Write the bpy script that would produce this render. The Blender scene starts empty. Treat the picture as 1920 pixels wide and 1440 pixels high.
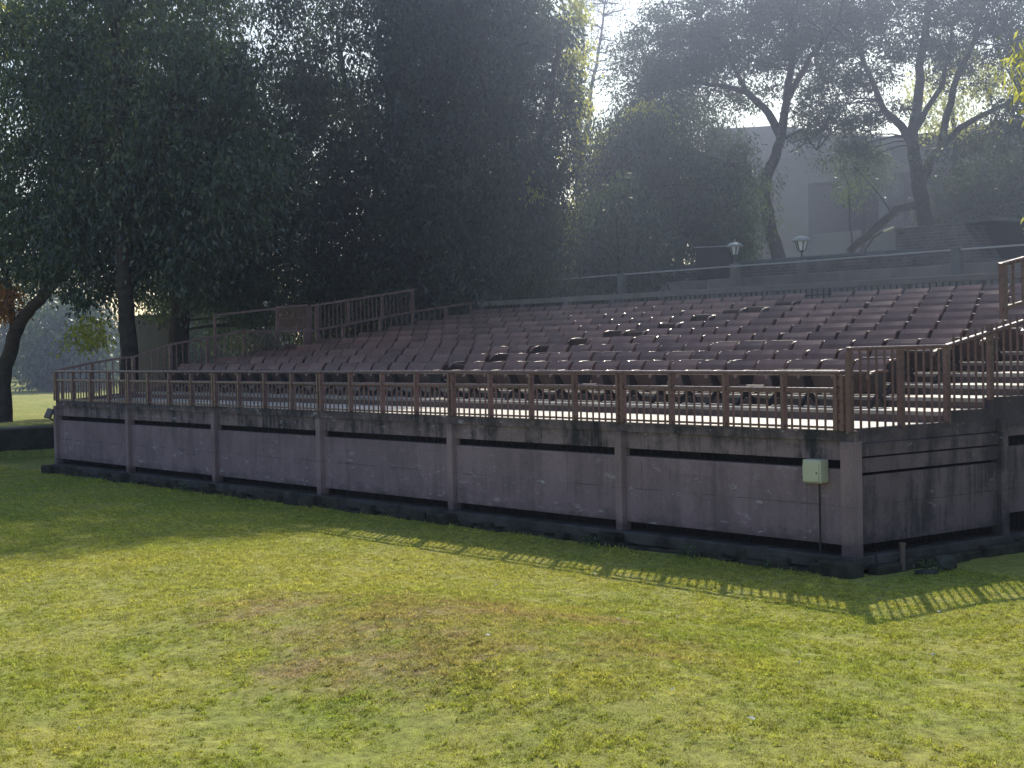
import bpy, math, random
import numpy as np
from mathutils import Vector, Matrix

random.seed(7)
RNG = np.random.default_rng(11)
S = bpy.context.scene
COL = S.collection
R = math.radians

# ------------------------------------------------------------------ helpers
class MB:
    def __init__(s):
        s.v = []; s.f = []
    def add(s, vs, fs):
        o = len(s.v); s.v += [tuple(v) for v in vs]; s.f += [tuple(i + o for i in f) for f in fs]
    def box(s, x0, x1, y0, y1, z0, z1):
        s.add([(x0,y0,z0),(x1,y0,z0),(x1,y1,z0),(x0,y1,z0),(x0,y0,z1),(x1,y0,z1),(x1,y1,z1),(x0,y1,z1)],
              [(0,3,2,1),(4,5,6,7),(0,1,5,4),(1,2,6,5),(2,3,7,6),(3,0,4,7)])
    def bar(s, a, b, w, h):
        a = Vector(a); b = Vector(b); d = (b - a).normalized()
        up = Vector((0,0,1)) if abs(d.z) < .95 else Vector((0,1,0))
        sx = d.cross(up).normalized() * w / 2; sz = sx.cross(d).normalized() * h / 2
        vs = [p + i * sx + j * sz for p in (a, b) for i, j in ((-1,-1),(1,-1),(1,1),(-1,1))]
        s.add(vs, [(0,1,2,3),(7,6,5,4),(0,4,5,1),(1,5,6,2),(2,6,7,3),(3,7,4,0)])
    def tube(s, pts, rad, n=8, cap=True):
        pts = [Vector(p) for p in pts]; o = len(s.v); m = len(pts)
        x = None
        for i, p in enumerate(pts):
            d = (pts[min(i+1, m-1)] - pts[max(i-1, 0)]).normalized()
            if x is None:
                up = Vector((0,0,1)) if abs(d.z) < .8 else Vector((1,0,0))
                x = d.cross(up).normalized()
            else: x = (x - d * x.dot(d)).normalized()
            y = x.cross(d)
            r = rad[i] if hasattr(rad, '__len__') else rad
            for k in range(n):
                a = 2 * math.pi * k / n
                s.v.append(tuple(p + (x * math.cos(a) + y * math.sin(a)) * r))
        for i in range(m - 1):
            for k in range(n):
                s.f.append((o+i*n+k, o+i*n+(k+1) % n, o+(i+1)*n+(k+1) % n, o+(i+1)*n+k))
        if cap:
            s.f.append(tuple(o + k for k in range(n))[::-1]); s.f.append(tuple(o + (m-1)*n + k for k in range(n)))
    def lathe(s, prof, c=(0,0,0), n=12):
        o = len(s.v); m = len(prof)
        for r, z in prof:
            for k in range(n):
                a = 2 * math.pi * (k + .5) / n
                s.v.append((c[0] + r*math.cos(a), c[1] + r*math.sin(a), c[2] + z))
        for i in range(m - 1):
            for k in range(n):
                s.f.append((o+i*n+k, o+i*n+(k+1) % n, o+(i+1)*n+(k+1) % n, o+(i+1)*n+k))
        s.f.append(tuple(o + k for k in range(n))[::-1]); s.f.append(tuple(o + (m-1)*n + k for k in range(n)))
    def prism(s, poly, ax, a, b):
        """poly: 2D points; ax 'y': (x,z) extruded along y from a to b; ax 'x': (y,z) along x; ax 'z': (x,y) along z"""
        def P(u, w, t):
            return (u, t, w) if ax == 'y' else (t, u, w) if ax == 'x' else (u, w, t)
        n = len(poly)
        vs = [P(u, w, a) for u, w in poly] + [P(u, w, b) for u, w in poly]
        s.add(vs, [tuple(range(n)), tuple(range(2*n-1, n-1, -1))] + [(i, i+n, (i+1) % n + n, (i+1) % n) for i in range(n)])
    def build(s, name, mat, parent=None, bevel=0, smooth=False, **props):
        me = bpy.data.meshes.new(name); me.from_pydata(s.v, [], s.f); me.update()
        import bmesh
        bm = bmesh.new(); bm.from_mesh(me); bmesh.ops.recalc_face_normals(bm, faces=bm.faces)
        if bevel:
            bmesh.ops.bevel(bm, geom=list(bm.edges), offset=bevel, segments=3 if 'rail' in name or name == 'armrest' else 1, profile=.5, affect='EDGES', clamp_overlap=True)
        bm.to_mesh(me); bm.free()
        if smooth:
            me.polygons.foreach_set('use_smooth', [True] * len(me.polygons))
        me.materials.append(mat)
        o = bpy.data.objects.new(name, me); COL.objects.link(o)
        if parent: o.parent = parent
        for k, v in props.items(): o[k] = v
        return o

def thing(name, label, cat, loc=(0,0,0), group=None):
    o = bpy.data.objects.new(name, None); COL.objects.link(o); o.location = loc
    o.empty_display_size = .2
    o['label'] = label; o['category'] = cat
    if group: o['group'] = group
    return o

def rel(o, parent):
    """keep world coordinates of a part whose mesh was written in world space"""
    o.parent = parent
    o.matrix_parent_inverse = Matrix.Translation(parent.location).inverted()
    return o

# ------------------------------------------------------------------ materials
def newmat(name):
    m = bpy.data.materials.new(name); m.use_nodes = True
    nt = m.node_tree; nt.nodes.clear()
    return m, nt, nt.nodes, nt.links

def N(nt, t, **kw):
    n = nt.nodes.new(t)
    for k, v in kw.items():
        if k.startswith('i_'):
            key = k[2:]
            n.inputs[int(key) if key.isdigit() else key.replace('_', ' ')].default_value = v
        else: setattr(n, k, v)
    return n

def noise(nt, vec, scale, detail=4, rough=.6):
    n = N(nt, 'ShaderNodeTexNoise'); n.inputs['Scale'].default_value = scale
    n.inputs['Detail'].default_value = detail; n.inputs['Roughness'].default_value = rough
    nt.links.new(vec, n.inputs['Vector']); return n.outputs['Fac']

def ramp(nt, fac, stops):
    r = N(nt, 'ShaderNodeValToRGB'); e = r.color_ramp.elements
    while len(e) < len(stops): e.new(.5)
    for i, (p, c) in enumerate(stops):
        e[i].position = p; e[i].color = tuple(c) + (1,) if len(c) == 3 else c
    nt.links.new(fac, r.inputs['Fac']); return r.outputs['Color']

def g(v): return (v, v, v)

def mixc(nt, fac, a, b, mode='MIX'):
    m = N(nt, 'ShaderNodeMix', data_type='RGBA', blend_type=mode)
    for sock, val in ((0, fac), (6, a), (7, b)):
        if hasattr(val, 'links') or isinstance(val, bpy.types.NodeSocket): nt.links.new(val, m.inputs[sock])
        elif sock == 0: m.inputs[0].default_value = val
        else: m.inputs[sock].default_value = tuple(val) + (1,)
    return m.outputs[2]

def finish(nt, color, rough=.7, bump=None, bstr=.3, bdist=.02, spec=.5, metallic=0):
    b = N(nt, 'ShaderNodeBsdfPrincipled'); o = N(nt, 'ShaderNodeOutputMaterial')
    if isinstance(color, bpy.types.NodeSocket): nt.links.new(color, b.inputs['Base Color'])
    else: b.inputs['Base Color'].default_value = tuple(color) + (1,)
    if isinstance(rough, bpy.types.NodeSocket): nt.links.new(rough, b.inputs['Roughness'])
    else: b.inputs['Roughness'].default_value = rough
    b.inputs['Specular IOR Level'].default_value = spec; b.inputs['Metallic'].default_value = metallic
    if bump is not None:
        bn = N(nt, 'ShaderNodeBump'); bn.inputs['Strength'].default_value = bstr; bn.inputs['Distance'].default_value = bdist
        nt.links.new(bump, bn.inputs['Height']); nt.links.new(bn.outputs['Normal'], b.inputs['Normal'])
    nt.links.new(b.outputs[0], o.inputs[0]); return b

def position(nt): return N(nt, 'ShaderNodeNewGeometry').outputs['Position']

def scaled(nt, vec, sc):
    m = N(nt, 'ShaderNodeMapping'); m.inputs['Scale'].default_value = sc
    nt.links.new(vec, m.inputs['Vector']); return m.outputs[0]

def simple(name, a, b, scale=6, rough=.7, bump=.25, spec=.4, bscale=40, rnd=0.0):
    m, nt, n, l = newmat(name); P = position(nt)
    f = noise(nt, P, scale, 6, .65)
    c = ramp(nt, f, [(.3, a), (.7, b)])
    if rnd:
        oi = N(nt, 'ShaderNodeObjectInfo').outputs['Random']
        c = mixc(nt, 1.0, c, ramp(nt, oi, [(0, g(1 - rnd)), (1, g(1 + rnd))]), 'MULTIPLY')
    finish(nt, c, rough, noise(nt, P, bscale, 4), bump, .01, spec)
    return m

def plaster(name, base, dark, pale, stain=.5, peel=.62):
    m, nt, n, l = newmat(name); P = position(nt)
    big = noise(nt, P, .9, 5, .65)
    c = ramp(nt, big, [(.3, tuple(x*.82 for x in base)), (.7, tuple(x*1.12 for x in base))])
    # slightly differing repaints in square-ish fields
    br = N(nt, 'ShaderNodeTexVoronoi', distance='CHEBYCHEV'); br.inputs['Scale'].default_value = .55
    l.new(P, br.inputs['Vector'])
    c = mixc(nt, .35, c, mixc(nt, 1, c, ramp(nt, br.outputs['Color'], [(.2, g(.78)), (.8, g(1.18))]), 'MULTIPLY'))
    # vertical damp streaks
    st = noise(nt, scaled(nt, P, (3.2, 3.2, .35)), 1.3, 5, .7)
    st2 = noise(nt, P, 1.1, 6, .75)
    mm = N(nt, 'ShaderNodeMath', operation='MULTIPLY'); l.new(st, mm.inputs[0]); l.new(st2, mm.inputs[1])
    sf = ramp(nt, mm.outputs[0], [(.22, g(0)), (.34, g(stain))])
    c = mixc(nt, sf, c, dark)
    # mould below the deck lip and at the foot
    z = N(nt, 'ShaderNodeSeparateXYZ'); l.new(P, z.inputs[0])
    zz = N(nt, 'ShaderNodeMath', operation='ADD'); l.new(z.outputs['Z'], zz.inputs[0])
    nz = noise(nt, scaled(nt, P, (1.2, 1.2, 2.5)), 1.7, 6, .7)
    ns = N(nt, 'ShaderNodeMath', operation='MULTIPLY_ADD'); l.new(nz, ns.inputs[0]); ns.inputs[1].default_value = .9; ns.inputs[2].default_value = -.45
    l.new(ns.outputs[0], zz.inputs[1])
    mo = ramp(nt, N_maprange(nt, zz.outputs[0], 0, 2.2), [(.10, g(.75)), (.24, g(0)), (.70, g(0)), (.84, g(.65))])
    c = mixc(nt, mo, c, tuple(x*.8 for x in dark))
    # peeled pale patches
    pn = noise(nt, scaled(nt, P, (1, 1, 3.2)), 2.3, 8, .74)
    hz = ramp(nt, N_maprange(nt, z.outputs['Z'], 0, 2.2), [(.18, g(.9)), (.26, g(.3)), (.38, g(1)), (.52, g(.25)), (.8, g(.9))])
    pf = mixc(nt, 1.0, ramp(nt, pn, [(peel, g(0)), (peel + .035, g(.8))]), hz, 'MULTIPLY')
    c = mixc(nt, pf, c, pale)
    # board joints: thin broken dark lines
    def line(sock, pos, wdt, seed):
        q = N(nt, 'ShaderNodeMath', operation='ADD'); l.new(sock, q.inputs[0])
        wn_ = N(nt, 'ShaderNodeMath', operation='MULTIPLY_ADD'); l.new(noise(nt, P, 2.3 + seed, 3), wn_.inputs[0]); wn_.inputs[1].default_value = .03; wn_.inputs[2].default_value = -pos - .015; l.new(wn_.outputs[0], q.inputs[1])
        ab = N(nt, 'ShaderNodeMath', operation='ABSOLUTE'); l.new(q.outputs[0], ab.inputs[0])
        return mixc(nt, 1, ramp(nt, N_maprange(nt, ab.outputs[0], 0, wdt), [(0, g(1)), (1, g(0))]), ramp(nt, noise(nt, P, 1.1 + seed, 4, .7), [(.42, g(0)), (.58, g(.8))]), 'MULTIPLY')
    c = mixc(nt, line(z.outputs['Z'], .86, .012, .3), c, dark)
    fx = N(nt, 'ShaderNodeMath', operation='PINGPONG'); l.new(z.outputs['X'], fx.inputs[0]); fx.inputs[1].default_value = 1.6
    c = mixc(nt, line(fx.outputs[0], .75, .010, 1.1), c, dark)
    fine = noise(nt, P, 30, 6, .7)
    c = mixc(nt, .5, c, mixc(nt, 1, c, ramp(nt, fine, [(.3, g(.75)), (.7, g(1.2))]), 'MULTIPLY'))
    finish(nt, c, .85, fine, .35, .01, .25)
    return m

def N_maprange(nt, val, a, b):
    r = N(nt, 'ShaderNodeMapRange'); r.inputs['From Min'].default_value = a; r.inputs['From Max'].default_value = b
    nt.links.new(val, r.inputs['Value']); return r.outputs['Result']

def painted(name, a, b, rough=.38, rnd=.12, wear=(.30, .26, .26)):
    m, nt, n, l = newmat(name); P = position(nt)
    f = noise(nt, P, 3, 5, .6); c = ramp(nt, f, [(.3, a), (.7, b)])
    oi = N(nt, 'ShaderNodeObjectInfo').outputs['Random']
    c = mixc(nt, 1.0, c, ramp(nt, oi, [(0, g(1 - rnd)), (1, g(1 + rnd))]), 'MULTIPLY')
    w = noise(nt, P, 22, 6, .75)
    c = mixc(nt, ramp(nt, w, [(.66, g(0)), (.72, g(.55))]), c, wear)
    rr = ramp(nt, noise(nt, P, 14, 4), [(.3, g(rough - .08)), (.7, g(rough + .18))])
    finish(nt, c, rr, noise(nt, P, 35, 4), .2, .006, .5)
    return m

def leafmat(name, dark, light, trans, tmix=.42, gloss=.06):
    m, nt, n, l = newmat(name)
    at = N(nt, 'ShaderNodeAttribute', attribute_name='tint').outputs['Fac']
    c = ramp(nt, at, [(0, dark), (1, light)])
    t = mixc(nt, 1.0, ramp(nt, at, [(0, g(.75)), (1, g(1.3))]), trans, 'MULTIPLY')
    d = N(nt, 'ShaderNodeBsdfDiffuse'); l.new(c, d.inputs['Color'])
    tr = N(nt, 'ShaderNodeBsdfTranslucent'); l.new(t, tr.inputs['Color'])
    gl = N(nt, 'ShaderNodeBsdfGlossy'); gl.inputs['Roughness'].default_value = .38; gl.inputs['Color'].default_value = (.8,.85,.8,1)
    m1 = N(nt, 'ShaderNodeMixShader'); m1.inputs[0].default_value = tmix; l.new(d.outputs[0], m1.inputs[1]); l.new(tr.outputs[0], m1.inputs[2])
    m2 = N(nt, 'ShaderNodeMixShader'); m2.inputs[0].default_value = gloss; l.new(m1.outputs[0], m2.inputs[1]); l.new(gl.outputs[0], m2.inputs[2])
    o = N(nt, 'ShaderNodeOutputMaterial'); l.new(m2.outputs[0], o.inputs[0])
    return m

def brickmat(name, c1, c2, mortar, scale=4.2):
    m, nt, n, l = newmat(name); P = position(nt)
    sx = N(nt, 'ShaderNodeSeparateXYZ'); l.new(P, sx.inputs[0])
    cx = N(nt, 'ShaderNodeCombineXYZ'); l.new(sx.outputs['Z'], cx.inputs['Y'])
    ad = N(nt, 'ShaderNodeMath', operation='ADD'); l.new(sx.outputs['X'], ad.inputs[0]); l.new(sx.outputs['Y'], ad.inputs[1])
    l.new(ad.outputs[0], cx.inputs['X'])
    b = N(nt, 'ShaderNodeTexBrick'); l.new(cx.outputs[0], b.inputs['Vector'])
    b.inputs['Color1'].default_value = tuple(c1)+(1,); b.inputs['Color2'].default_value = tuple(c2)+(1,); b.inputs['Mortar'].default_value = tuple(mortar)+(1,)
    b.inputs['Scale'].default_value = scale; b.inputs['Mortar Size'].default_value = .022; b.inputs['Row Height'].default_value = .34; b.inputs['Brick Width'].default_value = .95
    c = mixc(nt, 1, b.outputs['Color'], ramp(nt, noise(nt, P, 2.2, 6, .7), [(.3, g(.6)), (.7, g(1.3))]), 'MULTIPLY')
    inv = N(nt, 'ShaderNodeMath', operation='SUBTRACT'); inv.inputs[0].default_value = 1; l.new(b.outputs['Fac'], inv.inputs[1])
    finish(nt, c, .9, inv.outputs[0], .6, .02, .2)
    return m

WALL = plaster('mauve_plaster', (.285, .20, .226), (.07, .058, .066), (.52, .49, .52), .34, .588)
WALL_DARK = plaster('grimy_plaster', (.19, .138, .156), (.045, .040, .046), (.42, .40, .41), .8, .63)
COLM = plaster('column_paint', (.32, .225, .238), (.09, .07, .08), (.45, .42, .43), .3, .70)
LIP = plaster('lip_plaster', (.27, .19, .20), (.035, .034, .038), (.46, .43, .45), 1.0, .59)
MOSS = simple('mossy_stone', (.012, .014, .011), (.085, .08, .066), 4, .95, .8, .1, 18)
PLINTH = simple('damp_plinth', (.03, .028, .028), (.115, .105, .105), 2.4, .95, .6, .1, 16)
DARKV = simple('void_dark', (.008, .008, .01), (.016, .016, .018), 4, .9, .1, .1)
TREAD = simple('pale_concrete', (.32, .285, .25), (.76, .71, .63), 1.5, .62, .3, .35, 25)
TREADS = simple('darker_concrete', (.20, .17, .15), (.52, .47, .41), 1.8, .7, .3, .3, 25)  # darker concrete for the steps under the chairs
RISER = simple('brown_riser', (.10, .07, .062), (.19, .14, .125), 2.5, .8, .3, .25)
RAIL = painted('mauve_rail_paint', (.132, .066, .068), (.19, .105, .106), .26, .08, (.06, .035, .028))
CHAIR = painted('maroon_wood', (.178, .086, .066), (.25, .133, .106), .40, .28, (.28, .22, .21))
SEATM = painted('shaded_seat_wood', (.062, .036, .032), (.10, .062, .056), .5, .2, (.16, .12, .11))  # darker than the backs: shadow on the folded seats is painted in
CHAIRL = painted('maroon_arm', (.17, .085, .068), (.24, .13, .105), .22, .2, (.3, .24, .22))
IRON = simple('dark_iron', (.022, .019, .02), (.045, .038, .038), 6, .6, .3, .4)
GRILLE = simple('shaded_grille', (.012, .01, .01), (.028, .02, .018), 6, .8, .2, .2)  # near-black bars carry the dark of the slits in their colour
CREAM = simple('cream_enamel', (.50, .49, .36), (.60, .58, .44), 3, .45, .1, .5)
GREYB = simple('grey_metal', (.32, .32, .33), (.42, .42, .43), 4, .5, .15, .5)
BLACK = simple('black_sheet_and_shade', (.012, .012, .014), (.028, .028, .032), 2, .75, .2, .2)  # black sheet metal; also painted shade in the building recess and stair void
CONC = simple('grey_concrete', (.15, .132, .126), (.24, .215, .205), 1.4, .9, .4, .2, 14)
CONCD = simple('dark_concrete', (.10, .10, .105), (.17, .17, .175), 1.2, .9, .4, .2, 14)
BLDG = simple('facade_concrete', (.125, .12, .118), (.20, .19, .185), .5, .9, .35, .15, 8)
BRICK = brickmat('weathered_brick', (.12, .095, .088), (.16, .13, .12), (.21, .20, .195))
BARK = simple('bark', (.028, .022, .018), (.07, .058, .048), 5, .95, 1.0, .1, 22)
LANT = simple('lantern_metal', (.03, .035, .035), (.07, .075, .075), 5, .45, .1, .5)
LGLASS = simple('frosted_glass', (.72, .74, .74), (.82, .84, .84), 5, .4, .05, .5)
LROOF = simple('lantern_roof', (.20, .23, .23), (.30, .33, .33), 5, .35, .1, .5)
PALEW = simple('pale_wall_plaster', (.075, .066, .062), (.11, .098, .092), .8, .9, .2, .15)
PAPER = simple('white_scrap', (.65, .65, .6), (.8, .8, .76), 9, .8, .1, .2)

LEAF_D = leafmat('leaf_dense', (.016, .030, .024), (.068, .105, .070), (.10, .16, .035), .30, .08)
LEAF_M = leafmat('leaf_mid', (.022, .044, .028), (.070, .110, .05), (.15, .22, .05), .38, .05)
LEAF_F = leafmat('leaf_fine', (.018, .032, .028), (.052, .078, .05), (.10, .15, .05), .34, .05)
LEAF_L = leafmat('leaf_light', (.09, .12, .03), (.18, .22, .05), (.72, .74, .12), .62, .05)  # bright see-through colours; on crown edges they paint the backlit leaves
LEAF_O = leafmat('leaf_dry', (.16, .07, .02), (.26, .15, .05), (.5, .24, .05), .5, .04)
STRAW = leafmat('straw', (.17, .14, .10), (.28, .24, .18), (.25, .2, .13), .3, .03)

def grassmat(name, blade):
    m, nt, n, l = newmat(name); P = position(nt)
    a = noise(nt, P, .35, 4, .6); b = noise(nt, P, 1.6, 5, .65); f = noise(nt, P, 9, 5, .7)
    c = ramp(nt, a, [(.35, (.37, .42, .085)), (.62, (.53, .505, .125))])
    c = mixc(nt, ramp(nt, b, [(.42, g(0)), (.70, g(.5))]), c, (.26, .345, .066))
    # worn dry patches in the middle of the lawn
    tot = None
    for (x, y, r, s) in ((-.2,-6.4,2.6,.62), (1.1,-7.6,2.0,.62), (-2.1,-7.2,1.4,.62), (.6,-8.5,.7,.8), (-.6,-5.8,1.0,.75), (1.0,-5.3,.9,.7), (2.6,-6.0,1.4,.45)):
        d = N(nt, 'ShaderNodeVectorMath', operation='DISTANCE'); l.new(P, d.inputs[0]); d.inputs[1].default_value = (x, y, 0)
        q = N(nt, 'ShaderNodeMapRange', interpolation_type='SMOOTHSTEP'); l.new(d.outputs['Value'], q.inputs[0])
        q.inputs[1].default_value = r * 1.3; q.inputs[2].default_value = 0; q.inputs[3].default_value = 0; q.inputs[4].default_value = s
        if tot is None: tot = q.outputs[0]
        else:
            mx = N(nt, 'ShaderNodeMath', operation='MAXIMUM'); l.new(tot, mx.inputs[0]); l.new(q.outputs[0], mx.inputs[1]); tot = mx.outputs[0]
    dn = noise(nt, P, 2.6, 6, .72)
    sm = N(nt, 'ShaderNodeMath', operation='MULTIPLY_ADD'); l.new(tot, sm.inputs[0]); sm.inputs[1].default_value = .55; l.new(dn, sm.inputs[2])
    df = ramp(nt, sm.outputs[0], [(.60, g(0)), (.94, g(.88))])
    dc = N(nt, 'ShaderNodeVectorMath', operation='DISTANCE'); l.new(P, dc.inputs[0]); dc.inputs[1].default_value = (-4.5, -4.5, 0)
    wob = N(nt, 'ShaderNodeMath', operation='MULTIPLY_ADD'); l.new(b, wob.inputs[0]); wob.inputs[1].default_value = 5.0; l.new(dc.outputs['Value'], wob.inputs[2])
    yl = ramp(nt, N_maprange(nt, wob.outputs[0], 3, 10), [(0, g(.75)), (.9, g(0))])
    c = mixc(nt, yl, c, (.58, .54, .16))  # brighter yellow band paints the sunlit slope into the grass colour
    c = mixc(nt, df, c, (.50, .37, .20))
    c = mixc(nt, 1, c, ramp(nt, f, [(.3, g(.50)), (.7, g(1.4))]), 'MULTIPLY')
    c = mixc(nt, 1, c, ramp(nt, noise(nt, P, 4.2, 5, .7), [(.3, g(.84)), (.7, g(1.14))]), 'MULTIPLY')
    if blade:
        at = N(nt, 'ShaderNodeAttribute', attribute_name='tint').outputs['Fac']
        c = mixc(nt, 1, c, ramp(nt, at, [(0, g(.55)), (1, g(1.45))]), 'MULTIPLY')
        d = N(nt, 'ShaderNodeBsdfDiffuse'); l.new(c, d.inputs['Color'])
        t = N(nt, 'ShaderNodeBsdfTranslucent'); l.new(mixc(nt, 1, c, (1.1, 1.1, .75), 'MULTIPLY'), t.inputs['Color'])
        mx = N(nt, 'ShaderNodeMixShader'); mx.inputs[0].default_value = .42
        l.new(d.outputs[0], mx.inputs[1]); l.new(t.outputs[0], mx.inputs[2])
        o = N(nt, 'ShaderNodeOutputMaterial'); l.new(mx.outputs[0], o.inputs[0])
    else:
        c = mixc(nt, .35, c, (.10, .085, .045))
        finish(nt, c, .95, f, .6, .03, .1)
    return m
LAWN = grassmat('lawn_ground', False); BLADE = grassmat('grass_blade', True)

# ------------------------------------------------------------------ camera and light
CF, PITCH, ROLL, YAW = 3006.9053, -.0255, -.0215, .9089
CAM = Vector((13.474, -15.9759, 3.0465))
fwd = Vector((-math.sin(YAW)*math.cos(PITCH), math.cos(YAW)*math.cos(PITCH), math.sin(PITCH)))
rt = Vector((math.cos(YAW), math.sin(YAW), 0)); up = rt.cross(fwd)
rr = rt*math.cos(ROLL) + up*math.sin(ROLL); uu = -rt*math.sin(ROLL) + up*math.cos(ROLL)
cd = bpy.data.cameras.new('camera'); cam = bpy.data.objects.new('camera', cd); COL.objects.link(cam)
M = Matrix((rr, uu, -fwd)).transposed().to_4x4(); M.translation = CAM; cam.matrix_world = M
cd.sensor_width = 36; cd.lens = 36 * CF / 1920; cd.clip_start = .1; cd.clip_end = 3000
S.camera = cam

SUN = Vector((-.53607, .57193, .62091)).normalized()
sd = bpy.data.lights.new('sun', 'SUN'); sd.energy = 5.0; sd.angle = R(.53); sd.color = (1, .95, .86)
so = bpy.data.objects.new('sun', sd); COL.objects.link(so); so.rotation_euler = SUN.to_track_quat('Z', 'Y').to_euler()
so.location = (-40, 40, 60)
W = bpy.data.worlds.new('World'); S.world = W; W.use_nodes = True
wn = W.node_tree.nodes; wl = W.node_tree.links
bg = wn.get('Background') or wn.new('ShaderNodeBackground')
sky = wn.new('ShaderNodeTexSky'); sky.sky_type = 'NISHITA'; sky.sun_disc = False
sky.sun_elevation = R(38.4); sky.sun_rotation = math.atan2(SUN.x, SUN.y)
sky.air_density = 1.0; sky.dust_density = 1.0; sky.ozone_density = 1.6
wl.new(sky.outputs[0], bg.inputs[0]); bg.inputs[1].default_value = .15
S.view_settings.view_transform = 'Standard'; S.view_settings.look = 'None'; S.view_settings.exposure = 0; S.view_settings.gamma = 1
S.render.engine = 'CYCLES'
S.cycles.use_denoising = True
S.cycles.max_bounces = 6; S.cycles.diffuse_bounces = 3; S.cycles.glossy_bounces = 2; S.cycles.transmission_bounces = 4; S.cycles.volume_bounces = 0
S.cycles.sample_clamp_indirect = 6

# ------------------------------------------------------------------ ground
def hump(x, y):
    return .30*math.exp(-(((x - 1.0)/5.0)**2 + ((y + 6.6)/1.9)**2)) + .10*math.exp(-(((x + 7)/3.5)**2 + ((y + 6)/2.0)**2)) - .06*math.exp(-(((x - 2)/5)**2 + ((y + 9.6)/1.2)**2))
def hgt(x, y):
    def pw(y, pts):
        for (a, za), (b, zb) in zip(pts, pts[1:]):
            if y <= b: return za + (zb - za) * max(0, (y - a)) / (b - a)
        return pts[-1][1]
    back = pw(y, [(9, 0), (12.4, 3.2), (14, 3.8), (20, 4.1), (60, 4.3), (100, 5)])
    left = .88 if x < -32.4 else 0
    if y < 9 and x > -32.4: return hump(x, y)
    return max(back if x > -34 else back * max(0, 1 - (-34 - x) / 10), left)
xs = sorted(set([-700,-400,-250,-160,-120,-100,-85,-75] + [x*1.0 for x in range(-70, 41)] + [-32.55,-32.35] + [50,65,90,140,250,450,700]))
ys = sorted(set([-700,-400,-200,-100,-60,-45,-35] + [y*.5 for y in range(-60, 71)] + [40,46,55,70,100,160,300,500,800]))
V = [(x, y, hgt(x, y) + (0 if y < 9 and x > -32.4 else random.uniform(-.05, .05))) for y in ys for x in xs]
nx = len(xs)
F = [(j*nx+i, j*nx+i+1, (j+1)*nx+i+1, (j+1)*nx+i) for j in range(len(ys)-1) for i in range(nx-1)]
mb = MB(); mb.v = V; mb.f = F
mb.build('lawn', LAWN, smooth=True, kind='structure', label='mown lawn with worn dry patches')

def scatter_leaves(name, mat, C, D, L, Wd, tint, parent=None, nrm=None):
    """diamond leaves, base at C, along unit D"""
    n = len(C)
    ref = RNG.normal(size=(n, 3)) if nrm is None else nrm
    sx = np.cross(D, ref); sx /= (np.linalg.norm(sx, axis=1, keepdims=True) + 1e-9)
    nn = np.cross(sx, D)
    L = np.asarray(L).reshape(-1, 1) * np.ones((n, 1)); Wd = np.asarray(Wd).reshape(-1, 1) * np.ones((n, 1))
    P = np.empty((n, 4, 3))
    P[:, 0] = C; P[:, 1] = C + D*L*.45 + sx*Wd*.5 + nn*L*.05; P[:, 2] = C + D*L - nn*L*.06; P[:, 3] = C + D*L*.45 - sx*Wd*.5 + nn*L*.05
    me = bpy.data.meshes.new(name)
    me.vertices.add(n*4); me.vertices.foreach_set('co', P.astype(np.float32).ravel())
    me.loops.add(n*4); me.loops.foreach_set('vertex_index', np.arange(n*4, dtype=np.int32))
    me.polygons.add(n); me.polygons.foreach_set('loop_start', np.arange(0, n*4, 4, dtype=np.int32))
    me.update(calc_edges=True)
    a = me.attributes.new('tint', 'FLOAT', 'FACE'); a.data.foreach_set('value', np.clip(tint, 0, 1).astype(np.float32))
    me.materials.append(mat)
    o = bpy.data.objects.new(name, me); COL.objects.link(o)
    if parent: rel(o, parent)
    return o

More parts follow.
